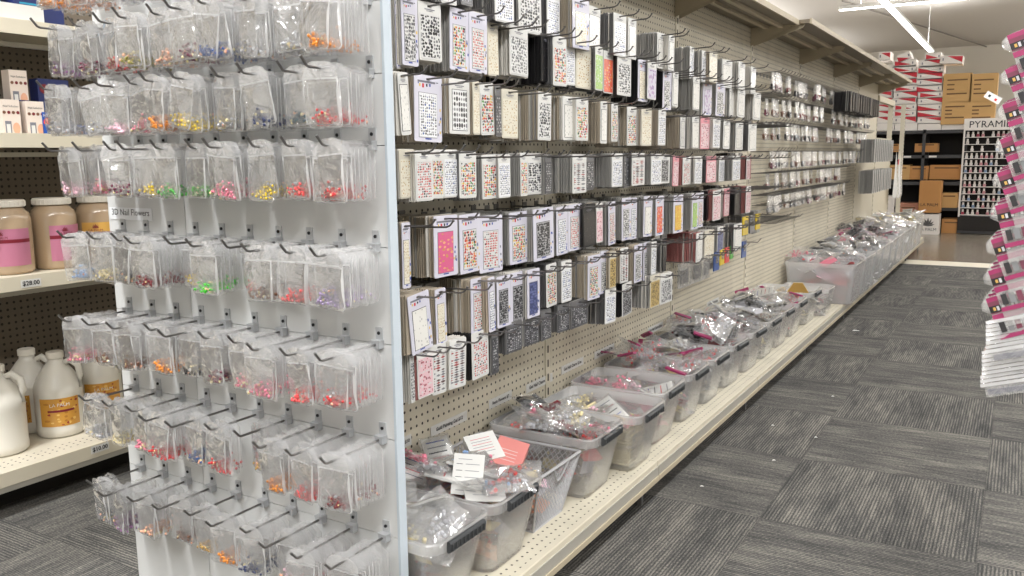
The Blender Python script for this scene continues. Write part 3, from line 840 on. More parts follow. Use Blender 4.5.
def zip_bag(seed, w=.070, h=.098):
    rn = random.Random(seed)
    xs = [-1, -.93, -.55, -.15, .25, .62, .93, 1]
    zs_ = [.013, .009, -.004, -.0155, -.0185, -.022, -.038, -.058, -.078, -.092, -.0965, -.099]
    a = MB(); n = len(xs)
    P = {}
    shx, tw = rn.uniform(-.004, .004), rn.uniform(-.05, .05)
    for s in (0, 1):
        for j, z in enumerate(zs_):
            q = 1.0
            if z > 0: q = .38 if z > .01 else .74
            if z < -.095: q = .93 if z > -.098 else .84
            t = min(1, max(0, -(z + .02) / .06)); bul = .0005 + .0042 * math.sin(PI * min(1, t * .72)) if -.097 < z < -.02 else .0004
            for i, x in enumerate(xs):
                e = max(0, 1 - x * x) ** .5
                wr = rn.uniform(-.0026, .0026) if 0 < i < n - 1 and 4 < j < len(zs_) - 2 else 0
                y = (-1 if s == 0 else 1) * (bul * e) + wr + .006 * x * x * tw * 10 * (-z / .1)
                P[s, j, i] = (x * w / 2 * q + shx * (-z / .1) + (rn.uniform(-.001, .001) if s == 0 else 0) * 0, y, z)
    for s in (0, 1):
        vs = [P[s, j, i] for j in range(len(zs_)) for i in range(n)]
        groups = {}
        for j in range(len(zs_) - 1):
            for i in range(n - 1):
                f = (j * n + i, (j + 1) * n + i, (j + 1) * n + i + 1, j * n + i + 1)
                if s: f = f[::-1]
                if j <= 2: mm = 'film_head'
                elif j == 3 or j == len(zs_) - 2 or (i in (0, n - 2)): mm = 'film_rim'
                else: mm = 'film_front' if s == 0 else 'film'
                groups.setdefault(mm, []).append(f)
        for mm, fs in groups.items():
            if s and mm == 'film_rim':
                continue
            a.add(vs, fs, M[mm])
    return a.mesh('zip_bag', True)


ZB = [zip_bag(i) for i in range(7)]
ZBW = [zip_bag(20 + i, .082) for i in range(3)]


def beads(col, seed, n=44, low=False, a=None, off=(0, 0, 0), col2=None):
    rn = random.Random(seed); own = a is None
    if own: a = MB()
    cx = rn.uniform(-.006, .006); sp = rn.uniform(.018, .027)
    for i in range(n):
        x = cx + rn.gauss(0, .5) * sp
        x = max(-.029, min(.029, x))
        z = -.0925 + abs(rn.gauss(0, .0115)) * (1 - abs(x - cx) / .06)
        y = rn.uniform(-.0028, .0028)
        c = col if rn.random() < .78 else (col2 or rn.choice(['silver', 'cream', 'peach', col]))
        p = (x + off[0], y + off[1], z + off[2])
        if low: a.octa(p, rn.uniform(.0028, .0042), BM[c])
        else: a.ball(p, rn.uniform(.0022, .0038), BM[c], rn.uniform(0, 3))
    if own:
        return a.mesh('charm_beads', True)


CHART = [
    ['orange', 'peach', 'silver', 'red', 'pink', 'orange', 'cream', 'silver', 'peach', 'gold'],
    ['purple', 'plum', 'red', 'olive', 'peach', 'plum', 'blue', 'silver', 'silver', 'orange'],
    ['silver', 'silver', 'palepink', 'pink', 'orange', 'yellow', 'grey', 'navy', 'teal', 'red'],
    ['palepink', 'pink', 'plum', 'yellow', 'green', 'green', 'pink', 'yellow', 'coral', 'red'],
    ['lightblue', 'cream', 'grey', 'darkred', 'yellow', 'lime', 'red', 'brown', 'coral', 'lilac'],
    ['pink', 'brown', 'brown', 'orange', 'black', 'plum', 'pink', 'pink', 'coral', 'red'],
    ['silver', 'cream', 'pink', 'red', 'blue', 'red', 'gold', 'orange', 'coral', 'darkred'],
    ['grey', 'purple', 'peach', 'brown', 'gold', 'orange', 'navy', 'palepink', 'red', 'silver']]
CN = {'lightblue': 'light blue', 'palepink': 'pale pink', 'darkred': 'dark red', 'lime': 'bright green'}
BR = ['topmost', 'second', 'third', 'fourth', 'fifth', 'sixth', 'seventh', 'lowest']
bmesh_cache = {}
rear = MB()
NB = 0
for r in range(8):
    for c in range(10):
        x = -1.893 + c * .0893; z = ROWZ[r]
        L = RN.choice([.135, .15, .165])
        if r >= 5 and c > 6: L = .165
        col = CHART[r][c]; cn = CN.get(col, col)
        hk = thing('wire_hook', 'bracketed wire hook, %s from the left in the %s row of the endcap' % (ordn(c), BR[r]), 'hook', (x, EY, z), group='wire hooks on the white endcap')
        link('wire_arm', EH[L][0], hk); link('wall_bracket', EH[L][1], hk)
        front = L - RN.uniform(.004, .03) if RN.random() < .8 else L - .05
        n = int((front - .03) / .0105)
        if r >= 6 and c in (0, 4, 5): n = max(3, n - 4)
        wide = (c == 9 and r > 0)
        for i in range(n):
            y = EY - front + i * .0105 + RN.uniform(-.001, .001)
            dz = RN.uniform(-.004, .001) - (.004 if i % 2 else 0)
            if i < 3 and not (r == 0 and i > 1):
                ck = (col, RN.randint(0, 1))
                if ck not in bmesh_cache:
                    bmesh_cache[ck] = beads(col, len(bmesh_cache) + 3)
                # the front bag often swings askew
                yaw = RN.gauss(0, .10) if i else RN.gauss(0, .18); roll = RN.gauss(0, .03 + (.05 if i == 0 else 0))
                o = link('zip_bag', RN.choice(ZBW if wide else ZB), None, (x + RN.gauss(0, .002), y, z + dz), (RN.gauss(0, .03) + (.02 if i == 0 else 0), roll, yaw))
                link('charm_beads', bmesh_cache[ck], o)
                tag(o, 'clear bag of %s charms, %s on the %s hook of the %s endcap row' % (cn, ['foremost', 'second', 'third'][i], ordn(c), BR[r]), 'bag', 'zip bags on the white endcap')
                NB += 1
            else:
                w = .068 if not wide else .08; xo = x + RN.gauss(0, .0015); zo = z + dz
                yy = [RN.uniform(-.001, .001) for _ in range(12)]
                def P(a_, b_, k):
                    return (xo + a_ * w / 2, y + yy[k], zo + b_)
                vs = [P(-.4, .012, 0), P(.4, .012, 1), P(-1, -.004, 2), P(1, -.004, 3), P(-1, -.02, 4), P(1, -.02, 5), P(-1, -.06, 6), P(1, -.06, 7), P(-1, -.095, 8), P(1, -.095, 9), P(-.86, -.099, 10), P(.86, -.099, 11)]
                rear.add(vs, ((0, 2, 3, 1), (2, 4, 5, 3)), M['film_head']); rear.add(vs, ((4, 6, 7, 5), (6, 8, 9, 7), (8, 10, 11, 9)), M['film_stack'])
                for sx_ in (-1, 1):
                    vs = [(xo + sx_ * w / 2, y, zo - .004), (xo + sx_ * (w / 2 - .002), y, zo - .004), (xo + sx_ * (w / 2 - .002), y, zo - .097), (xo + sx_ * w / 2, y, zo - .095)]
                    rear.add(vs, ((0, 1, 2, 3),), M['film_rim'])
                beads(col, r * 1000 + c * 50 + i, 11, True, rear, (xo, y, zo))
o = rear.build('zip_bag_bulk'); tag(o, 'clear zip bags of charms packed behind the front bags on the endcap hooks', 'bags', kind='stuff')

# ------------------------------------------------------------------ latch bins on the base shelf
def rr(w, d, r, z, n=4):
    pts = []
    for cx, cy, a0 in ((w / 2 - r, d / 2 - r, 0), (-w / 2 + r, d / 2 - r, PI / 2), (-w / 2 + r, -d / 2 + r, PI), (w / 2 - r, -d / 2 + r, 1.5 * PI)):
        for i in range(n + 1):
            a = a0 + PI / 2 * i / n
            pts.append((cx + r * math.cos(a), cy + r * math.sin(a), z))
    return pts


def tub_mesh(w, d, h, tap, mwall, mrim, name='tub_body'):
    a = MB()
    secs = [(w - tap, d - tap, .03, 0, mwall), (w - tap * .9, d - tap * .9, .03, .006, mwall), (w - tap * .2, d - tap * .2, .03, h - .03, mwall), (w - tap * .2, d - tap * .2, .03, h - .028, mrim), (w, d, .034, h - .026, mrim), (w + .004, d + .004, .035, h - .004, mrim),
            (w, d, .034, h, mrim), (w - .012, d - .012, .03, h, mrim), (w - .012 - tap * .15, d - .012 - tap * .15, .03, h - .03, mrim), (w - tap * .95 - .006, d - tap * .95 - .006, .027, .010, mwall)]
    n = 20
    for i in range(len(secs) - 1):
        A, B = secs[i], secs[i + 1]
        vs = rr(A[0], A[1], A[2], A[3]) + rr(B[0], B[1], B[2], B[3])
        a.add(vs, [(k, (k + 1) % n, n + (k + 1) % n, n + k) for k in range(n)], M[B[4]] if i != 2 else M[A[4]])
    a.add(rr(secs[0][0], secs[0][1], .03, 0), [tuple(range(n))[::-1]], M[mwall])
    return a.mesh(name, False)


def latch_mesh(L):
    a = MB()
    prof = [(0, -.024), (.004, -.027), (.009, -.024), (.011, -.006), (.008, -.001), (.003, 0), (-.001, -.003), (0, -.008)]
    vs = [(x, y, z) for y in (-L / 2, L / 2) for x, z in prof]; n = 8
    a.add(vs, [(k, (k + 1) % n, n + (k + 1) % n, n + k) for k in range(n)] + [tuple(range(n))[::-1], tuple(range(n, 2 * n))], M['latch'])
    for i in range(9):
        y = -L / 2 + L * (i + .5) / 9
        a.box((.0095, y - .002, -.022), (.0125, y + .002, -.007), M['latch'])
    return a.mesh('latch_handle')


def crumple(a, c, w, h, rot, mfilm, mcont, rn, cont='beads', nx=5, nz=5):
    """a crinkled pouch: puffed film with something inside"""
    P = []
    R3 = rot.to_matrix() if hasattr(rot, 'to_matrix') else rot
    for s in (-1, 1):
        vs = []
        for j in range(nz + 1):
            for i in range(nx + 1):
                u, v = i / nx * 2 - 1, j / nz * 2 - 1
                e = (1 - u ** 4) * (1 - v ** 4)
                p = Vector((u * w / 2 + rn.uniform(-.002, .002), v * h / 2 + rn.uniform(-.002, .002), s * (.007 * e) + rn.uniform(-.0035, .0035) * (1 if e > .1 else .5)))
                vs.append(R3 @ p + c)
        fs = [(j * (nx + 1) + i, j * (nx + 1) + i + 1, (j + 1) * (nx + 1) + i + 1, (j + 1) * (nx + 1) + i) for j in range(nz) for i in range(nx)]
        if s < 0: fs = [f[::-1] for f in fs]
        a.add(vs, fs, mfilm)


def pouch(seed, kind):
    rn = random.Random(seed); a = MB(); b = MB()
    w, h = rn.uniform(.062, .085), rn.uniform(.085, .12)
    crumple(a, Vector((0, 0, 0)), w, h, Matrix.Identity(3), M['blister'], None, rn)
    nm = 'charm_beads'
    if kind in BM:
        for i in range(26):
            b.ball((rn.gauss(0, w * .2), -h * .2 + rn.gauss(0, h * .12), rn.uniform(-.005, .005)), rn.uniform(.003, .005), BM[kind])
    elif kind == 'header':
        b.box((-w / 2, h / 2 - .013, -.003), (w / 2, h / 2 + .003, .003), M['magenta']); nm = 'header_card'
        for i in range(14):
            b.ball((rn.gauss(0, w * .2), -h * .2 + rn.gauss(0, h * .12), rn.uniform(-.005, .005)), rn.uniform(.003, .005), BM[rn.choice(['silver', 'pink', 'coral'])])
    elif kind == 'card':
        b.box((-w * .42, -h * .42, -.002), (w * .42, h * .42, .002), M['paper']); nm = 'inner_card'
        for j in range(4):
            b.box((-w * .3, -h * .3 + j * h * .16, .002), (w * .3, -h * .3 + j * h * .16 + .003, .0024), M[rn.choice(['inkgrey', 'inkred', 'inkblue', 'ink'])])
    elif kind == 'silver':
        for j in range(5):
            b.box((-w * .42, -h * .40 + j * h * .165, -.003), (w * .42, -h * .40 + j * h * .165 + h * .12, .003), M['steel']); nm = 'foil_strip'
    elif kind == 'dark':
        for j in range(4):
            for i in range(3):
                b.box((-w * .36 + i * w * .25, -h * .36 + j * h * .2, -.004), (-w * .36 + i * w * .25 + w * .18, -h * .36 + j * h * .2 + h * .14, .004), M['black'])
        nm = 'dark_pieces'
    return a.mesh('charm_pouch'), b.mesh(nm), nm


PK = {}
KINDN = {'header': 'with magenta header', 'card': 'with white inner card', 'silver': 'of silver foil strips', 'dark': 'of small black pieces'}


def kn(k): return KINDN.get(k, 'of %s charms' % CN.get(k, k))


def lay_pouches(cx, cy, z, w, d, kinds, n, seed, where, grp, lift=.05, scale=1):
    rn = random.Random(seed); used = {}
    for i in range(n):
        k = kinds[i % len(kinds)]
        key = (k, rn.randint(0, 1))
        if key not in PK: PK[key] = pouch(hash(key[0].__len__() * 7 + key[1] * 31) % 997 + len(PK), k)
        ma, mb, nm = PK[key]
        gx, gy = (i % 4) / 3 - .5, (i // 4 + .5) / max(1, math.ceil(n / 4)) - .5
        o = link('charm_pouch', ma, None, (cx + gx * w * .72 + rn.uniform(-.02, .02), cy + gy * d * .7 + rn.uniform(-.015, .015), z + rn.uniform(.0, lift)),
                 (rn.uniform(-.6, .6), rn.uniform(-.5, .5), rn.uniform(-PI, PI)))
        if scale != 1: o.scale = (scale,) * 3
        link(nm, mb, o)
        used[k] = used.get(k, 0) + 1
        tag(o, 'clear pouch %s lying in %s' % (kn(k), where), 'pouch', grp)


M['dull_film'] = film('dull_packet_film', .2, .07, .35)


def fill(cx, cy, z0, z1, w, d, mats, n, seed, where, sz=(.06, .09), dens=1):
    rn = random.Random(seed); a = MB()
    for i in range(n):
        c = Vector((cx + rn.uniform(-.5, .5) * (w - .05), cy + rn.uniform(-.5, .5) * (d - .05), rn.uniform(z0 + .012, z1)))
        e = Euler((rn.uniform(-.7, .7), rn.uniform(-.7, .7), rn.uniform(0, 6)))
        q = rn.uniform(*sz)
        if rn.random() < .55:
            crumple(a, c, q * .7, q, e, M['dull_film'] if cy > 3.4 else M[rn.choice(['blister', 'film_head'])], None, rn, nx=3, nz=3)
            for k in range(5):
                a.octa(c + Vector((rn.gauss(0, .012), rn.gauss(0, .012), rn.gauss(0, .003))), rn.uniform(.004, .007), rn.choice(mats))
        else:
            hw = q * .3
            m3 = e.to_matrix()
            vs = [c + m3 @ Vector(p) for p in ((-hw, -hw * 1.3, 0), (hw, -hw * 1.3, .001), (hw, hw * 1.3, 0), (-hw, hw * 1.3, .002))]
            a.add(vs, ((0, 1, 2, 3),), rn.choice(mats))
    o = a.build('pouch_fill')
    return tag(o, 'jumbled small packets heaped inside %s' % where, 'packets', kind='stuff')


XC = -1.165
B_ = lambda *k: [BM[i] for i in k]
BINS = [  # centre y, depth, kind, fill colours, pouch kinds, top z, x shift, words
    (1.430, .225, 'tub', B_('silver', 'grey', 'cream', 'red'), ['card', 'silver', 'silver', 'cream', 'silver'], .33, 0, 'the tub right behind the endcap post'),
    (1.672, .245, 'tub', B_('silver', 'red', 'cream', 'lightblue', 'peach'), ['card', 'silver', 'card', 'lightblue', 'pink', 'coral'], .35, 0, 'the overfull tub with the white list card'),
    (2.190, .25, 'tub', B_('silver', 'grey', 'coral', 'cream'), ['coral', 'silver', 'darkred', 'silver', 'pink', 'dark', 'cream'], .335, 0, 'the tub beyond the wire basket'),
    (2.455, .25, 'tub', B_('cream', 'cream', 'gold', 'cream'), ['cream', 'palepink', 'card', 'pink'], .30, .03, 'the tub stacked with cream sheets'),
    (2.735, .26, 'tub', B_('pink', 'palepink', 'pink', 'coral'), ['pink', 'pink', 'palepink', 'card'], .315, 0, 'the tub of pale pink packets'),
    (3.012, .25, 'tub', B_('silver', 'pink', 'cream'), ['header', 'header', 'silver', 'header', 'coral', 'silver'], .36, 0, 'the tub of magenta headed packets'),
    (3.275, .25, 'tub', B_('silver', 'cream', 'silver'), ['header', 'card', 'silver', 'header'], .33, 0, 'the tub with long clear sleeves'),
    (3.555, .26, 'tub', B_('grey', 'silver', 'darkred', 'black'), ['silver', 'dark', 'header', 'silver', 'silver', 'darkred'], .385, 0, 'the tub piled with silver strips'),
    (3.860, .27, 'tub', B_('grey', 'silver', 'brown', 'coral'), ['silver', 'coral', 'silver', 'dark', 'card'], .375, 0, 'the tub topped with foil packets'),
    (4.145, .26, 'tub', B_('grey', 'silver', 'cream'), ['card', 'silver', 'dark', 'brown'], .35, 0, 'the tub with a grey card on top'),
    (4.430, .26, 'tub', B_('grey', 'black', 'silver'), ['dark', 'dark', 'silver', 'dark', 'silver'], .365, 0, 'the tub of black pieces'),
    (4.735, .27, 'tub', B_('silver', 'red', 'pink', 'cream'), ['header', 'card', 'silver', 'header'], .345, 0, 'the tub just past the black pieces'),
    (5.120, .30, 'tub', B_('cream', 'gold', 'silver'), ['cream', 'gold', 'cream', 'card'], .31, 0, 'the shallow tub with a gold triangle pack'),
]
LM = latch_mesh(.135)
for i, (cy, d, kd, fc, pk, zt, xs, words) in enumerate(BINS):
    h = .196
    t = thing('latch_bin', 'clear plastic latch bin, %s' % words, 'bin', (XC + xs, cy, ZS + .001), (0, 0, RN.gauss(0, .012)), 'clear latch bins on the base shelf')
    link('tub_body', tub_mesh(.355, d, h, .085, 'tub', 'tubrim'), t)
    link('latch_handle', LM, t, (.178, 0, h - .004))
    link('latch_handle', LM, t, (-.178, 0, h - .004), (0, 0, PI))
    fill(XC + xs, cy, ZS + .01, zt - .005, .27, d - .07, fc, 90 if i < 9 else 60, 100 + i, words)
    if cy > 2.3:
        n_ = 10
    else:
        n_ = 14
    lay_pouches(XC + xs, cy, zt - .005, .33, d, pk, n_, 300 + i, words, 'charm pouches in the latch bins', .04 if zt > .32 else .015, 1.35 if i < 3 else 1.2)
# the last small tub
t = thing('small_tub', 'small clear tub without latches at the end of the bins', 'bin', (XC + .05, 5.45, ZS + .001))
link('tub_body', tub_mesh(.30, .24, .17, .05, 'tub', 'tubrim'), t)
fill(XC + .05, 5.45, ZS + .01, .27, .26, .2, B_('grey', 'pink', 'black'), 40, 140, 'the small tub without latches')

# cream sheets in the fourth tub
M['sheet_cream'] = pm('cream_sheets', rgb(214, 202, 166), .5)
cs = MB()
for i in range(22):
    q = i * .0055; e = RN.uniform(-.003, .003)
    cs.box((XC + .03 - .115 + e, 2.455 - .066 + e, ZS + .012 + q), (XC + .03 + .118 + e, 2.455 + .066 + e, ZS + .0155 + q), M['sheet_cream'])
o = cs.build('cream_sheet_stack'); tag(o, 'stack of cream sheets filling the fourth clear tub', 'sheets', kind='stuff')

# wire basket between second and third tubs
t = thing('wire_basket', 'grey expanded-metal basket between two clear tubs', 'basket', (-1.182, 1.925, ZS + .001))
mesh_m = pm('grey_painted_wire', rgb(176, 176, 178), .4, .2)
a = MB(); W, D, H, tp = .335, .24, .17, .04


def corner(u, v, z):
    q = 1 - tp * 2 * (1 - z / H) / .3 * .3
    return Vector((u * (W / 2 - (1 - z / H) * tp), v * (D / 2 - (1 - z / H) * tp), z))


for (ua, va, ub, vb) in ((-1, -1, 1, -1), (1, -1, 1, 1), (1, 1, -1, 1), (-1, 1, -1, -1)):
    L = W if va == vb else D; n = int(L / .017)
    for i in range(-10, n + 1):
        for dr in (1, -1):
            i0 = i if dr == 1 else n - i
            s0, s1 = i0 / n, (i0 + dr * 10) / n
            z0, z1 = 0, H
            # clip to the face
            if s0 < 0: z0 = H * (0 - s0) / (s1 - s0); s0 = 0
            if s0 > 1: z0 = H * (1 - s0) / (s1 - s0); s0 = 1
            if s1 > 1: z1 = z0 + (H - z0) * (1 - s0) / (s1 - s0); s1 = 1
            if s1 < 0: z1 = z0 + (H - z0) * (0 - s0) / (s1 - s0); s1 = 0
            if z1 - z0 < .004 or z0 < 0 or z1 > H + .001: continue
            p = corner(ua + (ub - ua) * s0, va + (vb - va) * s0, z0); q = corner(ua + (ub - ua) * s1, va + (vb - va) * s1, z1)
            a.tube([p, q], .0011, mesh_m, 3, False)
a.build('wire_mesh', t)
a = MB()
for z, r in ((0, .003), (H, .0045)):
    pts = [corner(u, v, z) for u, v in ((-1, -1), (1, -1), (1, 1), (-1, 1), (-1, -1))]
    for i in range(4): a.tube([pts[i], pts[i + 1]], r, mesh_m, 6)
for u, v in ((-1, -1), (1, -1), (1, 1), (-1, 1)): a.tube([corner(u, v, 0), corner(u, v, H)], .003, mesh_m, 6)
a.box((-W / 2 + tp, -D / 2 + tp, 0), (W / 2 - tp, D / 2 - tp, .002), mesh_m)
# drooping loop handle
pts = [corner(1, -.35 + .7 * k / 8, H - .045 * math.sin(PI * k / 8)) + Vector((.004, 0, 0)) for k in range(9)]
a.tube(pts, .003, mesh_m, 6)
a.build('rim_frame', t)
fill(-1.182, 1.925, ZS + .01, .285, .24, .16, B_('peach', 'palepink', 'peach', 'cream', 'silver'), 80, 150, 'the wire basket')

# cards and boxes lying on top
def slab(name, c, w, h, t_, rot, mat, label, cat, lines=None, extra=None):
    o = thing(name, label, cat, c, rot)
    a = MB(); a.box((-w / 2, -h / 2, -t_ / 2), (w / 2, h / 2, t_ / 2), mat); a.build('card', o)
    if lines:
        b = MB()
        for (x0, x1, y, mm) in lines: b.box((x0 * w, y * h, t_ / 2), (x1 * w, y * h + .0012, t_ / 2 + .0004), M[mm])
        b.build('printed_lines', o)
    return o


LN = [(-.35, .1, .36, 'inkgrey'), (-.4, -.2, .24, 'ink'), (-.1, .35, .24, 'inkgrey'), (-.4, -.2, .08, 'ink'), (-.1, .35, .08, 'inkgrey'), (-.4, -.2, -.08, 'ink'), (-.1, .35, -.08, 'inkgrey'), (-.4, -.2, -.24, 'ink'), (-.1, .35, -.24, 'inkgrey'), (-.35, .3, -.4, 'inkgrey')]
p = on_y(460, 470, 1.60)
slab('list_card', (-1.10, 1.61, .385), .075, .098, .002, (1.05, .05, .45), M['paper'], 'white card with printed list propped on the second tub', 'card', LN)
slab('sample_card', (-1.06, 1.62, .345), .10, .075, .003, (.25, .12, .75), M['paper'], 'white bordered card with cream centre lying below the list card', 'card', [(-.3, .3, -.2, 'inkgrey')])
m_dot = design('coral_dotted', rgb(226, 118, 112), [rgb(245, 220, 215)], 8, 8, .2, .05, 1)
o = slab('coral_box', (-1.13, 1.85, .348), .085, .11, .03, (.35, .25, .35), rgb and pm('coral_box', rgb(206, 128, 122), .5), 'coral pink box leaning in the wire basket', 'box', [(-.3, .25, -.3 + j * .12, 'paper') for j in range(4)])
slab('white_box', (-1.19, 1.82, .365), .085, .10, .028, (.45, -.1, .9), M['paper'], 'white printed box leaning against the coral box', 'box', [(-.35, .3, .3 - .1 * j, 'inkgrey' if j % 2 else 'inkred') for j in range(6)])
slab('price_tag_card', (-1.13, 1.40, .36), .06, .05, .002, (.7, .1, .5), M['paper'], 'white tag with black bars lying beside the endcap post', 'card', [(-.3 + .12 * j, -.24 + .12 * j, -.1, 'ink') for j in range(5)])
slab('grey_card', (-1.12, 4.14, .375), .13, .10, .003, (.15, .1, .3), BM['silver'], 'plain grey card lying on the tub under the third bay', 'card')
# gold triangle pack in the shallow tub
a = MB()
for i in range(10): a.box((-.10 + i * .006, -.004, i * .006 - .02), (.10 - i * .006, .004, i * .006 - .012), BM['gold'])
o = a.build('gold_triangle_pack', None, False, (-1.10, 5.12, .345)); o.rotation_euler = (.25, 0, .2); o.scale = (.6, .6, 1)
tag(o, 'gold triangular pack standing in the shallow tub', 'pack')

# large clear bins further down
big_cols = [B_('palepink', 'pink', 'silver', 'coral'), B_('grey', 'silver', 'peach'), B_('grey', 'black', 'silver'), B_('grey', 'palepink', 'silver'), B_('brown', 'grey', 'pink'), B_('grey', 'silver', 'pink'),
            B_('silver', 'cream'), B_('silver', 'palepink', 'cream'), B_('silver', 'cream'), B_('cream', 'silver')]
for i in range(10):
    cy = 6.02 + i * .455; w = .46; zt = .43 if i else .41
    t = thing('deep_bin', 'deep clear storage bin heaped with packets, %s beyond the latch bins' % ordn(i), 'bin', (-1.12, cy, ZS + .001), (0, 0, RN.gauss(0, .01)), 'deep clear bins at the far end')
    link('tub_body', tub_mesh(w, .425, .27, .07, 'bigtub', 'tubrim'), t)
    fill(-1.12, cy, ZS + .01, zt + .02, w - .10, .38, big_cols[i], 110, 500 + i, 'the %s deep bin' % ordn(i), (.09, .15))
    lay_pouches(-1.12, cy, zt, w, .42, [['pink', 'palepink', 'card', 'silver'], ['silver', 'dark', 'card'], ['dark', 'silver', 'pink'], ['silver', 'header', 'dark'], ['dark', 'silver']][min(i, 4)] if i < 6 else ['card', 'cream', 'silver'], 8, 600 + i,
                'the %s deep bin' % ordn(i), 'packets in the deep bins', .07, 1.5)

for n_, s_, lb, ct in ((stack, 'sticker_pack_bulk', 'sticker packs stacked face to back behind the front packs on the pegboard hooks', 'sticker packs'), (hook_stuff, 'peg_hook_bulk', 'rows of far steel peg hooks in the distant bays', 'hooks'),
                       (pack_stuff, 'distant_pack_bulk', 'plain small packs in the distance on the pegboard', 'packs')):
    if n_.v: tag(n_.build(s_), lb, ct, kind='stuff')

# ------------------------------------------------------------------ shelving at the left
LX = -3.22
lg = thing('side_shelving', 'shelving with cream shelves and brown pegboard behind the endcap', 'shelving')
a = MB(); a.box((LX - .02, -.6, .13), (LX, 8.5, 2.1), M['pegdark']); a.build('pegboard_panel', lg)
for nm, x1, z, mt in (('base_deck', -2.76, .15, M['deck2']), ('middle_shelf', -2.85, .765, M['cream']), ('upper_shelf', -2.85, 1.235, M['cream']), ('top_shelf', -2.85, 1.60, M['cream'])):
    s_ = MB(); s_.box((LX, -.6, z - .02), (x1, 8.5, z), mt); sh = s_.build(nm, lg)
    s_ = MB(); s_.box((x1, -.6, z - .045), (x1 + .012, 8.5, z + .002), M['cream']); s_.build('front_lip', sh)
    if nm != 'base_deck':
        s_ = MB(); s_.box((x1 - .10, -.6, z - .075), (x1 - .08, 8.5, z - .06), M['rail']); s_.build('under_rail', sh)
a = MB(); a.box((-2.89, -.6, 0), (-2.87, 8.5, .128), M['kick']); a.build('kick_plate', lg)
a = MB(); a.box((-2.76, -.6, .085), (-2.752, 8.5, .11), M['rail']); a.build('lower_rail', lg)
for (px, py, s, zz, xx, lb) in ((31, 283, '$28.00', .745, -2.835, 'white price tag reading 28 dollars on the jar shelf edge'), (100, 448, '$10.00', .128, -2.745, 'white price tag on the lowest side shelf edge')):
    A = on_x(px, py, xx)
    t = thing('price_tag', lb, 'label', (xx, A.y, A.z))
    b = MB(); b.box((0, -.034, -.013), (.001, .034, .013), M['paper']); b.build('paper', t)
    text(s, .021, M['ink'], t, (.0016, 0, 0), TX, bold=.0006)

# jars
jarbody = pm('tan_cream_contents', rgb(176, 152, 124), .25, coat=.8)
jarwhite = pm('white_jar_lid', rgb(226, 220, 208), .4)
lab_pink = pm('pink_jar_label', rgb(180, 112, 136), .45); lab_gold = pm('gold_jar_label', rgb(206, 160, 80), .4)


def face_dir(x, y):
    return math.atan2(0 - y, 0 - x)


def lotus(b, c, r, mat):
    for k in range(-3, 4):
        an = k * .42; L = r * (1 - abs(k) * .08)
        b.add([(0, c[0], c[1]), (.0, c[0] + math.sin(an - .17) * L * .6, c[1] + math.cos(an - .17) * L * .6), (0, c[0] + math.sin(an) * L, c[1] + math.cos(an) * L), (0, c[0] + math.sin(an + .17) * L * .6, c[1] + math.cos(an + .17) * L * .6)], ((0, 1, 2, 3),), mat)


def jar(px, lab, label, wd=.076, turn=0):
    c = on_x(px, 240, -2.965)
    t = thing('cream_jar', label, 'jar', (-2.965, c.y, .766), group='big jars on the side shelf')
    b = MB(); r = wd
    b.lathe([(0, 0), (r * .9, 0), (r, .012), (r, .185), (r * .93, .205), (r * .72, .222), (r * .70, .228)], jarbody, 28); b.build('jar_body', t, True)
    b = MB(); b.lathe([(r * .78, .226), (r * .82, .228), (r * .82, .246), (r * .78, .250), (0, .250)], jarwhite, 28)
    for k in range(28):
        an = 2 * PI * k / 28
        b.box((r * .82 * math.cos(an) - .001, r * .82 * math.sin(an) - .001, .230), (r * .82 * math.cos(an) + .001, r * .82 * math.sin(an) + .001, .245), jarwhite)
    b.build('lid', t)
    fa = face_dir(-2.965, c.y) + turn
    b = MB(); b.lathe([(r + .0008, .03), (r + .0012, .155)] if True else [], lab, 14, (0, 0, 0), fa - .95, fa + .95)
    b.lathe([(r + .0016, .108), (r + .0016, .120)], M['inkdarkred'], 14, (0, 0, 0), fa - .95, fa + .95)
    lb = b.build('wrap_label', t, True)
    e = link('emblem', None, lb, (math.cos(fa - .35) * (r + .003), math.sin(fa - .35) * (r + .003), 0), (0, 0, fa - .35))
    q = MB(); lotus(q, (0, .133), .018, M['inkdarkred']); em_ = q.mesh('lotus_emblem')
    bpy.data.objects.remove(e)
    e = link('lotus_emblem', em_, lb, (math.cos(fa - .3) * (r + .0022), math.sin(fa - .3) * (r + .0022), 0), (0, 0, fa - .3))
    text('LA PALM', .0125, M['inkdarkred'], lb, (math.cos(fa - .3) * (r + .0028), math.sin(fa - .3) * (r + .0028), .126), (PI / 2, 0, fa - .3 + PI / 2))
    return t


jar(8, lab_pink, 'tan jar with pink lotus label at the left end of the jar shelf')
jar(55, lab_pink, 'tan jar with pink label turned aside, between the other two jars', turn=.75)
jar(99, lab_gold, 'tan jar with gold label partly behind the zip bags', turn=.2)

# jugs
jugm = pm('milky_jug_plastic', rgb(222, 218, 208), .35, coat=.2)
jlab = design('amber_jug_label', rgb(206, 150, 62), [rgb(230, 190, 110), rgb(180, 120, 50), rgb(150, 50, 40)], 5, 6, .3, .9, .6)


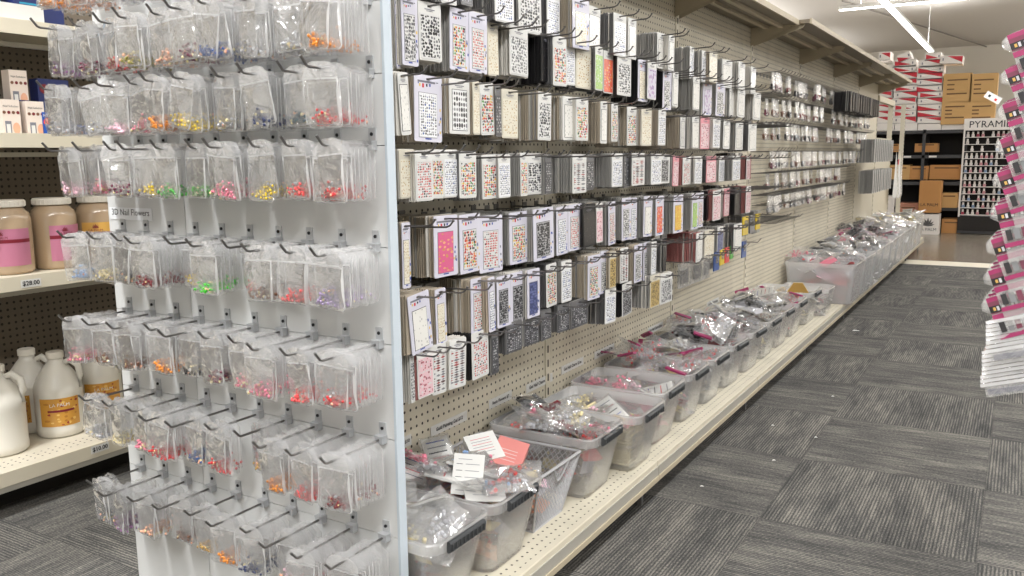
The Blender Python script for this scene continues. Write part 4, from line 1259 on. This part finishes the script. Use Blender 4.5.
def jug(X, px, label, turn=0, show=True):
    c = on_x(px, 390, X); r = .082
    t = thing('gallon_jug', label, 'jug', (X, c.y, ZS + .001), group='white jugs on the lowest side shelf')
    b = MB()
    b.lathe([(0, 0), (r * .88, 0), (r * .98, .008), (r, .03), (r * .985, .034), (r * .985, .155), (r, .162), (r * .97, .185), (r * .72, .228), (r * .42, .262), (r * .32, .272), (r * .31, .283), (0, .283)], jugm, 32)
    b.build('jug_body', t, True)
    b = MB(); b.lathe([(r * .30, .283), (r * .36, .284), (r * .36, .304), (r * .33, .307), (0, .307)], jarwhite, 20); b.build('cap', t)
    fa = face_dir(X, c.y)
    ha = fa + 1.15
    hx, hy = math.cos(ha), math.sin(ha)
    b = MB(); b.tube([(hx * r * .34, hy * r * .34, .262), (hx * r * .62, hy * r * .62, .275), (hx * r * .95, hy * r * .95, .255), (hx * r * 1.02, hy * r * 1.02, .215), (hx * r * .92, hy * r * .92, .175)], [.011, .012, .012, .012, .013], jugm, 10)
    b.build('grip_handle', t, True)
    if show:
        b = MB(); b.lathe([(r * .985 + .001, .045), (r * .985 + .001, .148)], jlab, 14, (0, 0, 0), fa + turn - .85, fa + turn + .85)
        b.lathe([(r * .985 + .0016, .098), (r * .985 + .0016, .106)], M['inkdarkred'], 14, (0, 0, 0), fa + turn - .5, fa + turn + .6)
        lb = b.build('jug_label', t, True)
        text('LA PALM', .017, M['paper'], lb, (math.cos(fa + turn) * (r + .003), math.sin(fa + turn) * (r + .003), .125), (PI / 2, 0, fa + turn + PI / 2))


jug(-2.99, 58, 'white jug with amber label at the front of the lowest side shelf')
jug(-2.97, -3, 'white jug with big handle cut by the left picture edge', show=False)
jug(-3.13, 30, 'white jug standing behind between two front jugs', turn=-.9)
jug(-3.05, 100, 'white jug with amber label behind the hanging zip bags', turn=.15)

# nail solution boxes and display
bxm = pm('pale_box_card', rgb(226, 212, 200), .45)


def sol_box(px, py, X, label):
    c = on_x(px, py, X)
    t = thing('nail_care_box', label, 'box', (X, c.y, c.z), group='small nail care boxes')
    w, d, h = .060, .045, .125
    b = MB(); b.box((-d, -w / 2, 0), (0, w / 2, h), bxm); b.build('carton', t)
    b = MB()
    for k in range(4): b.lathe([(0, 0), (.0055, 0)], BM['darkred' if k % 2 else 'brown'], 10, (-.022 + k * .0148, 0, 0))
    k0 = len(b.v)
    for i in range(k0):
        x, y, z = b.v[i]; b.v[i] = (.0006, x, .083 + y)
    b.box((0, -.022, .008), (.0006, -.002, .055), M['inkgrey']); b.box((.0006, -.018, .010), (.0012, -.006, .045), M['paper'])
    b.lathe([(0, 0), (.012, 0)], BM['peach'], 12, (0, 0, 0))
    for i in range(len(b.v) - 24, len(b.v)):
        x, y, z = b.v[i]; b.v[i] = (.0008, .014 + x, .032 + y * 1.6)
    b.build('printed_picture', t)
    text('Nail Solution', .0095, M['ink'], t, (.001, 0, .103), TX)


sol_box(13.5, 138, -2.875, 'pale nail care box at the left in the lower row by the blue display')
sol_box(38, 139, -2.875, 'pale nail care box touching the blue display card')
sol_box(21, 108, -2.93, 'pale nail care box standing above the other two')
blue = pm('royal_blue_card', rgb(20, 78, 168), .4); navy = pm('navy_card', rgb(30, 42, 96), .4); teal = pm('teal_card', rgb(40, 140, 170), .4)
t = thing('blue_display_box', 'royal blue stepped display box with round nail pictures', 'display box', (0, 0, 0))
A = on_x(42, 140, -2.87); B = on_x(68, 140, -2.87); Ct = on_x(42, 112, -2.87)
b = MB(); b.box((-2.95, A.y + .01, 1.237), (-2.87, B.y + .10, 1.27), blue); b.box((-2.90, A.y + .01, 1.237), (-2.872, B.y, Ct.z), blue); b.build('front_tray', t)
A2 = on_x(40, 112, -2.95); B2 = on_x(60, 80, -2.95)
b = MB(); b.box((-3.0, A2.y, 1.237), (-2.95, B2.y + .03, B2.z), navy)
b.box((-3.0, A.y - .16, 1.237), (-2.925, A.y - .0, 1.350), navy); b.build('back_card', t)
for (yy, zz, xx, cc) in ((A2.y + .022, B2.z - .035, -2.949, 'darkred'), (A2.y + .062, B2.z - .035, -2.949, 'brown'), (A.y + .028, Ct.z - .035, -2.871, 'coral'), (A.y + .065, Ct.z - .035, -2.871, 'peach')):
    b = MB(); b.lathe([(0, 0), (.015, 0), (.017, 0)], BM[cc], 14)
    b.v = [(.001, x, y) for x, y, z in b.v]
    b.build('round_picture', t, False, (xx, yy, zz))
text('NAIL CARE', .014, M['paper'], t, (-2.869, A.y + .045, Ct.z - .012), TX)
for k in range(3): text('- - -', .012, M['paper'], t, (-2.869, A.y + .03 + .0, Ct.z - .062 - k * .009), TX)
b = MB()
for k in range(9): b.lathe([(.011, 0), (.011, .05), (.006, .055), (.006, .075), (0, .075)], M['black'], 10, (-2.94, B.y + .17 + k * .027, 1.237))
o = thing('bottle_row', 'row of small black bottles right of the blue display', 'bottles'); b.build('bottles', o)
for i_, (lo, hi, mt, lb) in enumerate((((-3.1, 1.25, 1.602), (-2.90, 1.60, 1.78), teal, 'teal box on the top side shelf'), ((-3.1, 1.63, 1.602), (-2.88, 1.80, 1.80), navy, 'navy box on the top side shelf next to the teal one'))):
    t = thing('shelf_box', lb, 'box', (0, 0, 0)); b = MB(); b.box(lo, hi, mt); b.build('carton', t)
    b = MB()
    for k in range(5): b.box((hi[0], lo[1] + .02, 1.66 + k * .02), (hi[0] + .0006, hi[1] - .04 - .03 * (k % 2), 1.666 + k * .02), M['inkblue'] if mt is teal else teal)
    b.build('printed_lines', t)
t = thing('display_tray', 'pale grey cardboard tray on the top side shelf', 'tray', (0, 0, 0))
b = MB(); b.box((-2.90, 1.2, 1.602), (-2.865, 1.72, 1.655), M['paper']); b.box((-3.1, 1.2, 1.602), (-2.9, 1.72, 1.61), M['paper']); b.build('tray', t)
b = MB()
for k in range(4): b.box((-2.865, 1.3, 1.612 + k * .009), (-2.8645, 1.55, 1.614 + k * .009), M['inkgrey'])
b.build('printed_lines', t)

# ------------------------------------------------------------------ far storage shelving
FY = 13.5
PXM = 1 / 73.
dk = pm('charcoal_shelf_steel', rgb(60, 60, 62), .5); dkin = pm('dark_shelf_back', rgb(38, 35, 33), .8)
box_tan = pm('brown_cardboard', rgb(198, 158, 102), .7); box_or = pm('orange_cardboard', rgb(186, 134, 78), .7); box_pk = pm('pinkish_cardboard', rgb(186, 132, 110), .7)
wht = pm('white_carton', rgb(232, 226, 220), .5); redm = pm('red_print', rgb(196, 40, 56), .5)
st = thing('storage_rack', 'dark steel storage rack of boxes behind the aisle end', 'rack')
x0, x1 = -2.9, -.72
for nm, z in (('top_shelf', 1.45), ('upper_shelf', 1.10), ('middle_shelf', .72), ('lower_shelf', .36)):
    b = MB(); b.box((x0, FY, z - .045), (x1, FY + .6, z), dk); sh = b.build(nm, st)
    if nm in ('upper_shelf',):
        b = MB()
        for q in (-1.45, -1.12): b.box((q - .05, FY - .004, z - .035), (q + .05, FY, z - .008), M['paper'])
        b.build('shelf_tag', sh)
b = MB()
for x in (x0, -1.245, x1):
    for y in (FY, FY + .56): b.box((x - .02, y, 0), (x + .02, y + .04, 1.46), dk)
b.build('upright', st)
b = MB(); b.box((x0, FY + .6, 0), (x1, FY + .61, 1.44), dkin); b.build('back_sheet', st)


def carton(name, xa, ya, xb, yb, mat, label, Y=FY + .03, dep=.35, red=None, rot=0, txt=None, group=None, lines=0):
    """a carton whose front spans two corners seen from the aisle, standing at depth Y"""
    A, B = on_y(xa, ya, Y), on_y(xb, yb, Y)
    w, h = B.x - A.x, A.z - B.z
    t = thing(name, label, 'box', ((A.x + B.x) / 2, Y, B.z), (0, rot, 0), group)
    b = MB(); b.box((-w / 2, 0, .001), (w / 2, dep, h - .001), mat); b.build('carton_body', t)
    if red is not None:
        b = MB(); e = .0015
        k = red % 4
        if k == 0: pts = [(-w * .5, h * .1), (w * .35, h * .1), (-w * .5, h * .75)]
        elif k == 1: pts = [(-w * .2, h * .9), (w * .5, h * .2), (w * .5, h * .9)]
        elif k == 2: pts = [(-w * .42, h * .2), (w * .3, h * .3), (-w * .42, h * .8)]
        else: pts = [(-w * .3, h * .85), (w * .48, h * .3), (w * .48, h * .85)]
        b.add([(x, -e, z) for x, z in pts], ((0, 1, 2),), redm)
        b.box((w * .5 if False else -w * .5, -e, h * .0 + .001), (w * .5, -e + .001, h * .04), M['inkgrey'])
        b.build('red_wedge', t)
        b = MB()
        q = 1 if k in (0, 2) else -1
        b.box((q * w * .36 - .008, -e, h * .35), (q * w * .36 + .008, 0, h * .65), M['inkgrey']); b.build('printed_mark', t)
    if lines:
        b = MB()
        for i in range(lines): b.box((-w * .36, -.0015, h * (.75 - i * .16)), (w * (.35 if i in (0, 3) else -.1), 0, h * (.75 - i * .16) + .018), pm('carton_ink', rgb(110, 80, 50), .7) if i == 0 else bpy.data.materials['carton_ink'])
        b.build('printed_lines', t)
    if txt:
        text(txt, min(.09, w / len(txt) * 1.5), M['ink'], t, (0, -.003, h * .25), TY)
    return t


cnt = 0
words_c = ['rightmost stack', 'middle stack', 'left stack']
for col, (xa, xb, ytop, ybot, n) in enumerate(((918, 943, 60, 123, 10), (893.5, 916, 60, 123, 10), (872, 892, 66, 123, 9))):
    for i in range(n):
        hh = (ybot - ytop) / n; yb_ = ybot - i * hh; j = RN.uniform(-1.2, 1.2) if i > 3 else RN.uniform(-.4, .4)
        carton('white_red_carton', xa + j, yb_ - hh, xb + j, yb_, wht, 'slim white and red carton, %s from the bottom of the %s on the rack' % (ordn(i), words_c[col]), red=RN.randint(0, 3), group='white and red cartons stacked on the rack')
for i, (xa, ya, xb, yb_) in enumerate(((874, 123, 894, 130), (895, 123, 917, 130.5), (918, 124, 941, 131), (942, 124, 967, 131), (917, 120, 941, 124))[:4]):
    carton('white_base_carton', xa, ya, xb, yb_, wht, 'plain white carton directly on the top rack shelf, %s from the left' % ORD[i], group='plain white cartons on the top rack shelf')
for i, (xa, ya, xb, yb_, lb) in enumerate(((944, 74, 970.5, 101.5, 'upper left of four brown cartons'), (971, 74, 996.5, 101, 'upper right of four brown cartons'), (942, 102, 967.5, 124, 'lower left of four brown cartons'), (969, 101.5, 994, 124, 'lower right of four brown cartons'))):
    carton('brown_carton', xa, ya, xb, yb_, box_tan, lb + ', stacked beside the white ones', lines=4, Y=FY + .0)
carton('white_red_carton', 940, 56, 962, 63, wht, 'white and red carton jutting out over the brown cartons', red=1, Y=FY - .1, rot=.06)
carton('white_red_carton', 899, 53, 912, 60, wht, 'tilted white and red carton on top of the middle stack', red=0, rot=-.35)
carton('white_red_carton', 879, 52, 890, 60, wht, 'white and red carton alone on top of the left stack', red=3)
carton('white_red_carton', 925, 53, 941, 60, wht, 'white and red carton crowning the rightmost stack', red=2)
for (xa, ya, xb, yb_, mt, lb) in ((915, 143.5, 937, 152, box_or, 'small orange carton on the upper rack shelf'), (884, 144, 900, 152, box_or, 'orange carton half behind the slotted posts'),
                              (888, 165, 909, 179.5, box_tan, 'brown carton left on the middle rack shelf'), (910, 166, 928, 179.5, box_or, 'orange carton in the middle of the middle rack shelf'), (930, 165, 963, 179.5, box_or, 'long orange carton on the middle rack shelf'),
                              (941, 193, 957, 208, box_tan, 'open brown carton on the lower rack shelf'), (942, 219, 960, 235, box_or, 'orange carton on the floor under the rack'), (899, 203, 917, 224, box_pk, 'pinkish carton beside the tall printed carton'),
                              (884, 196, 893, 226, wht, 'white carton mostly hidden by the slotted posts')):
    carton('rack_carton', xa, ya, xb, yb_, mt, lb, Y=FY + .04 if yb_ < 200 else FY - .02, lines=1 if mt is not wht else 0)
carton('lotus_carton', 920, 181, 939.5, 213, box_or, 'tall orange carton with dark lotus print standing before the rack', Y=FY - .35, dep=.3, txt='LA PALM')
t = carton('lotus_carton', 917.5, 214, 938, 235, wht, 'white carton with black lotus print at the foot of the rack', Y=FY - .36, dep=.3, txt='LA PALM')
b = MB(); lotus(b, (0, .10), .12, M['ink']); e = link('lotus_emblem', b.mesh('lotus_emblem'), t, (0, -.003, .02), (0, 0, -PI / 2))
carton('lid_panel', 944, 52, 966, 54, wht, 'thin white lid lying above the brown cartons', Y=FY - .1) if False else None

# polish rack
pr = thing('polish_rack', 'white tiered rack of nail polish bottles headed PYRAMID', 'rack')
A = on_y(965.5, 132, FY); B = on_y(1003, 216, FY)
rx0, rx1, rz1, rz0 = A.x, A.x + .56, A.z + .02, B.z
b = MB(); b.box((rx0, FY + .12, rz0), (rx1, FY + .14, rz1), dkin); b.box((rx0 - .02, FY - .06, rz0 - .02), (rx0, FY + .14, rz1), wht); b.box((rx1, FY - .06, rz0 - .02), (rx1 + .02, FY + .14, rz1), wht); b.build('frame', pr)
b = MB(); b.box((rx0 - .02, FY - .06, rz1), (rx1 + .02, FY + .14, rz1 + .16), wht); hd = b.build('header_sign', pr)
text('PYRAMID', .13, M['ink'], hd, ((rx0 + rx1) / 2 + .03, FY - .063, rz1 + .075), TY)
b = MB(); b.box((rx0 - .02, FY - .05, .04), (rx1 + .02, FY + .4, rz0 - .02), dkin); b.box((rx0 - .02, FY - .08, .01), (rx1 + .02, FY + .4, .04), dk); b.build('base_cabinet', pr)
pb = None
nr = 12
polc = [pm('polish_' + n, rgb(*c), .3) for n, c in (('clear', (206, 200, 196)), ('pink', (206, 150, 156)), ('rose', (170, 70, 90)), ('blue', (140, 160, 190)), ('white', (225, 222, 218)))]
pmesh = []
for pmm in polc:
    q = MB(); q.lathe([(0, 0), (.019, 0), (.019, .034), (.012, .040)], pmm, 8); bm1 = q.mesh('bottle_body')
    q = MB(); q.lathe([(.013, .038), (.012, .072), (0, .072)], wht, 8); pmesh.append((bm1, q.mesh('cap')))
for r in range(nr):
    z = rz0 + (rz1 - rz0) * r / nr
    b = MB(); b.box((rx0, FY - .03, z), (rx1, FY + .12, z + .008), wht); b.build('tier', pr)
    for c in range(9):
        if RN.random() < (.15 if r not in (2, 3, 9) else .45): continue
        k = RN.choice([0, 4, 4, 1, 3]) if r not in (0, 11) else RN.choice([1, 2, 4])
        o = link('polish_bottle', pmesh[k][0], None, (rx0 + .035 + c * .061, FY + .0, z + .009)); link('cap', pmesh[k][1], o)
        tag(o, 'small polish bottle on the %s tier up, %s across the white rack' % (ORD[r], ORD[c]), 'bottle', 'polish bottles in the white rack')

# hanging plastic sheet near the posts
t = thing('hanging_poly_bag', 'white plastic bags with red print hanging from the slotted post', 'bag')
c = on_x(898, 150, -1.30)
b = MB()
for k in range(4):
    yy = c.y - .12 + k * .08
    for s in (-1, 1):
        b.add([(-1.30 + k * .01, yy, 1.16), (-1.30 + k * .01, yy + s * .16, .62), (-1.28 + k * .01, yy + s * .05, .60), (-1.27 + k * .01, yy, .66)], ((0, 1, 2, 3),), M['film_head'] if k % 2 else M['paper'])
b.build('plastic_sheet', t)
b = MB(); b.tube([(PX, c.y, 1.17), (-1.28, c.y, 1.17)], .004, M['wire'], 5); b.box((-1.285, c.y - .05, 1.0), (-1.28, c.y + .05, 1.06), redm); b.build('hanger', t)

# ------------------------------------------------------------------ nail packs hanging at the right
RY = 1.75
def nail_pack(clear=False):
    a = MB(); w, h = .20, .105
    a.box((0, -.001, -h), (w, .0005, 0), M['blister'])
    b = MB()
    if not clear:
        b.box((0, -.0022, -.008), (w, -.001, 0), M['magenta']); b.box((0, -.0022, -.030), (w, -.001, -.008), BM['plum']); b.box((0, -.0026, -.028), (w, -.0022, -.016), M['black'])
        for k in range(13):
            q = .006 + k * .015
            b.box((q, -.0030, -.025), (q + .004, -.0022, -.019), BM['gold'] if k % 3 == 0 else M['paper'])
            b.box((q + .006, -.0030, -.026), (q + .010, -.0022, -.018), BM['brown'] if k % 2 else BM['silver'])
        b.box((0, -.0022, -.042), (w, -.001, -.032), M['magenta'])
        b.box((0, -.0022, -.078), (w, -.001, -.070), M['magenta'])
    c = MB()
    for k in range(15):
        q = .006 + k * .0125
        c.box((q, -.005, -.066), (q + .009, -.001, -.047), BM[['black', 'grey', 'plum', 'silver'][k % 4]] if not clear else M['blister'])
    # clear lugs at the edge
    a.add([(0, 0, 0), (-.010, 0, -.006), (-.012, 0, -.02), (0, 0, -.03)], ((0, 1, 2, 3),), M['blister'])
    return a.mesh('nail_tip_pack'), b.mesh('pink_print') if not clear else None, c.mesh('nail_tray')


NP = [nail_pack(False), nail_pack(True)]
EDGE = [(1007, 36), (1005, 70), (1002, 105), (1000, 140), (997.5, 173), (995, 206), (990, 240), (988, 271), (986, 299)]
for r, (px, py) in enumerate(EDGE):
    P = on_y(px, py, RY)
    for k in range(6):
        o = link('nail_tip_pack', NP[0][0], None, (P.x + k * .0015 + RN.uniform(-.001, .001), RY + k * .013, P.z + k * .0024), (-.10, -.36 + RN.gauss(0, .02), RN.gauss(0, .03)))
        if k % 2 == 0:
            link('pink_print', NP[0][1], o)
        link('nail_tray', NP[0][2], o)
        tag(o, 'magenta edged clear nail pack, %s in the %s tier down the right stand' % (['foremost'] [0] if k == 0 else ordn(k), ORD[r]), 'nail pack', 'magenta nail packs on the right stand')
for r, (px0, py0, n) in enumerate(((986, 322, 8), (982, 352, 9))):
    for k in range(n):
        P = on_y(px0 - (1.5 if k > 5 else 0) * r, py0 + k * 4.1, RY)
        o = thing('clear_nail_tray', 'clear flat nail tray, %s in the %s pile at the foot of the right stand' % (ordn(k), ['upper', 'lower'][r]), 'tray', (P.x, RY - .01, P.z), (-.06, -.30, RN.gauss(0, .02)), 'clear trays on the right stand')
        a = MB(); a.box((0, 0, -.004), (.22, .13, -.0028), M['blister']); a.box((0, 0, -.0028), (.22, .002, .003), M['film_rim']); a.build('tray', o)
        if k == n - 1:
            a = MB(); a.box((.006, -.002, -.022), (.22, 0, -.004), M['blister']); a.box((.010, -.001, -.018), (.21, .0, -.008), M['inkgrey']); a.build('front_flap', o)
t = thing('floor_stand', 'steel display stand carrying the magenta nail packs', 'stand', (.16, RY + .12, 0))
b = MB(); b.box((-.015, -.015, .02), (.015, .015, 1.6), M['white_post']); b.build('post', t)
b = MB(); b.lathe([(0, 0), (.14, 0), (.14, .012), (.03, .02), (0, .02)], M['white_post'], 20); b.build('base', t)
b = MB()
for px, py in EDGE + [(986, 330), (983, 370)]:
    P = on_y(px, py, RY); b.tube([(0, 0, P.z + .012), (-.05, -.01, P.z + .012), (-.06, -.13, P.z + .012)], .003, M['wire'], 5)
b.build('hook_arm', t)
# a loose white tag sticking out at the side of the packs
P = on_y(991, 97, RY)
t = thing('hang_tag', 'white paper tag sticking out left of the magenta packs', 'tag', (P.x, RY - .02, P.z), (0, .55, 0))
b = MB(); b.box((-.009, 0, -.006), (.018, .0008, .006), M['paper']); b.build('paper', t)
b = MB(); b.box((-.004, -.0004, -.002), (0, 0, .002), M['ink']); b.box((.008, -.0004, -.003), (.012, 0, .001), M['inkred']); b.build('printed_mark', t)

# paper scraps on the carpet
for i, (px, py) in enumerate(((856, 331), (833, 397), (702, 487), (774, 461), (773, 426), (816, 438))):
    P = on_z(px, py, .0)
    b = MB(); w = .022 if i == 0 else .007
    b.add([(-w, -w * .6, .001), (w, -w * .3, .003), (w * .8, w * .7, .001), (-w * .6, w * .5, .004), (0, 0, .006)], ((0, 1, 4), (1, 2, 4), (2, 3, 4), (3, 0, 4)), M['paper'])
    o = b.build('paper_scrap', None, False, (P.x, P.y, .001))
    tag(o, ['curled white scrap lying by the far end of the tub row', 'tiny white fleck in the middle of the carpet aisle', 'tiny white fleck near the shelf foot in front', 'tiny white fleck a tile out from the shelf', 'tiny white fleck beyond its neighbour by the shelf', 'tiny white fleck in line with the tenth tub'][i], 'scrap')

# ------------------------------------------------------------------ render look
w = bpy.data.worlds.new('world'); SC.world = w; w.use_nodes = True
w.node_tree.nodes['Background'].inputs[0].default_value = (.8, .8, .8, 1); w.node_tree.nodes['Background'].inputs[1].default_value = .3
SC.view_settings.view_transform = 'Standard'; SC.view_settings.look = 'None'; SC.view_settings.gamma = 1; SC.view_settings.exposure = 0
SC.view_settings.use_curve_mapping = False
SC.cycles.transparent_max_bounces = 40; SC.cycles.max_bounces = 7; SC.cycles.diffuse_bounces = 4; SC.cycles.glossy_bounces = 3
SC.cycles.sample_clamp_indirect = 8
SC.cycles.use_denoising = True
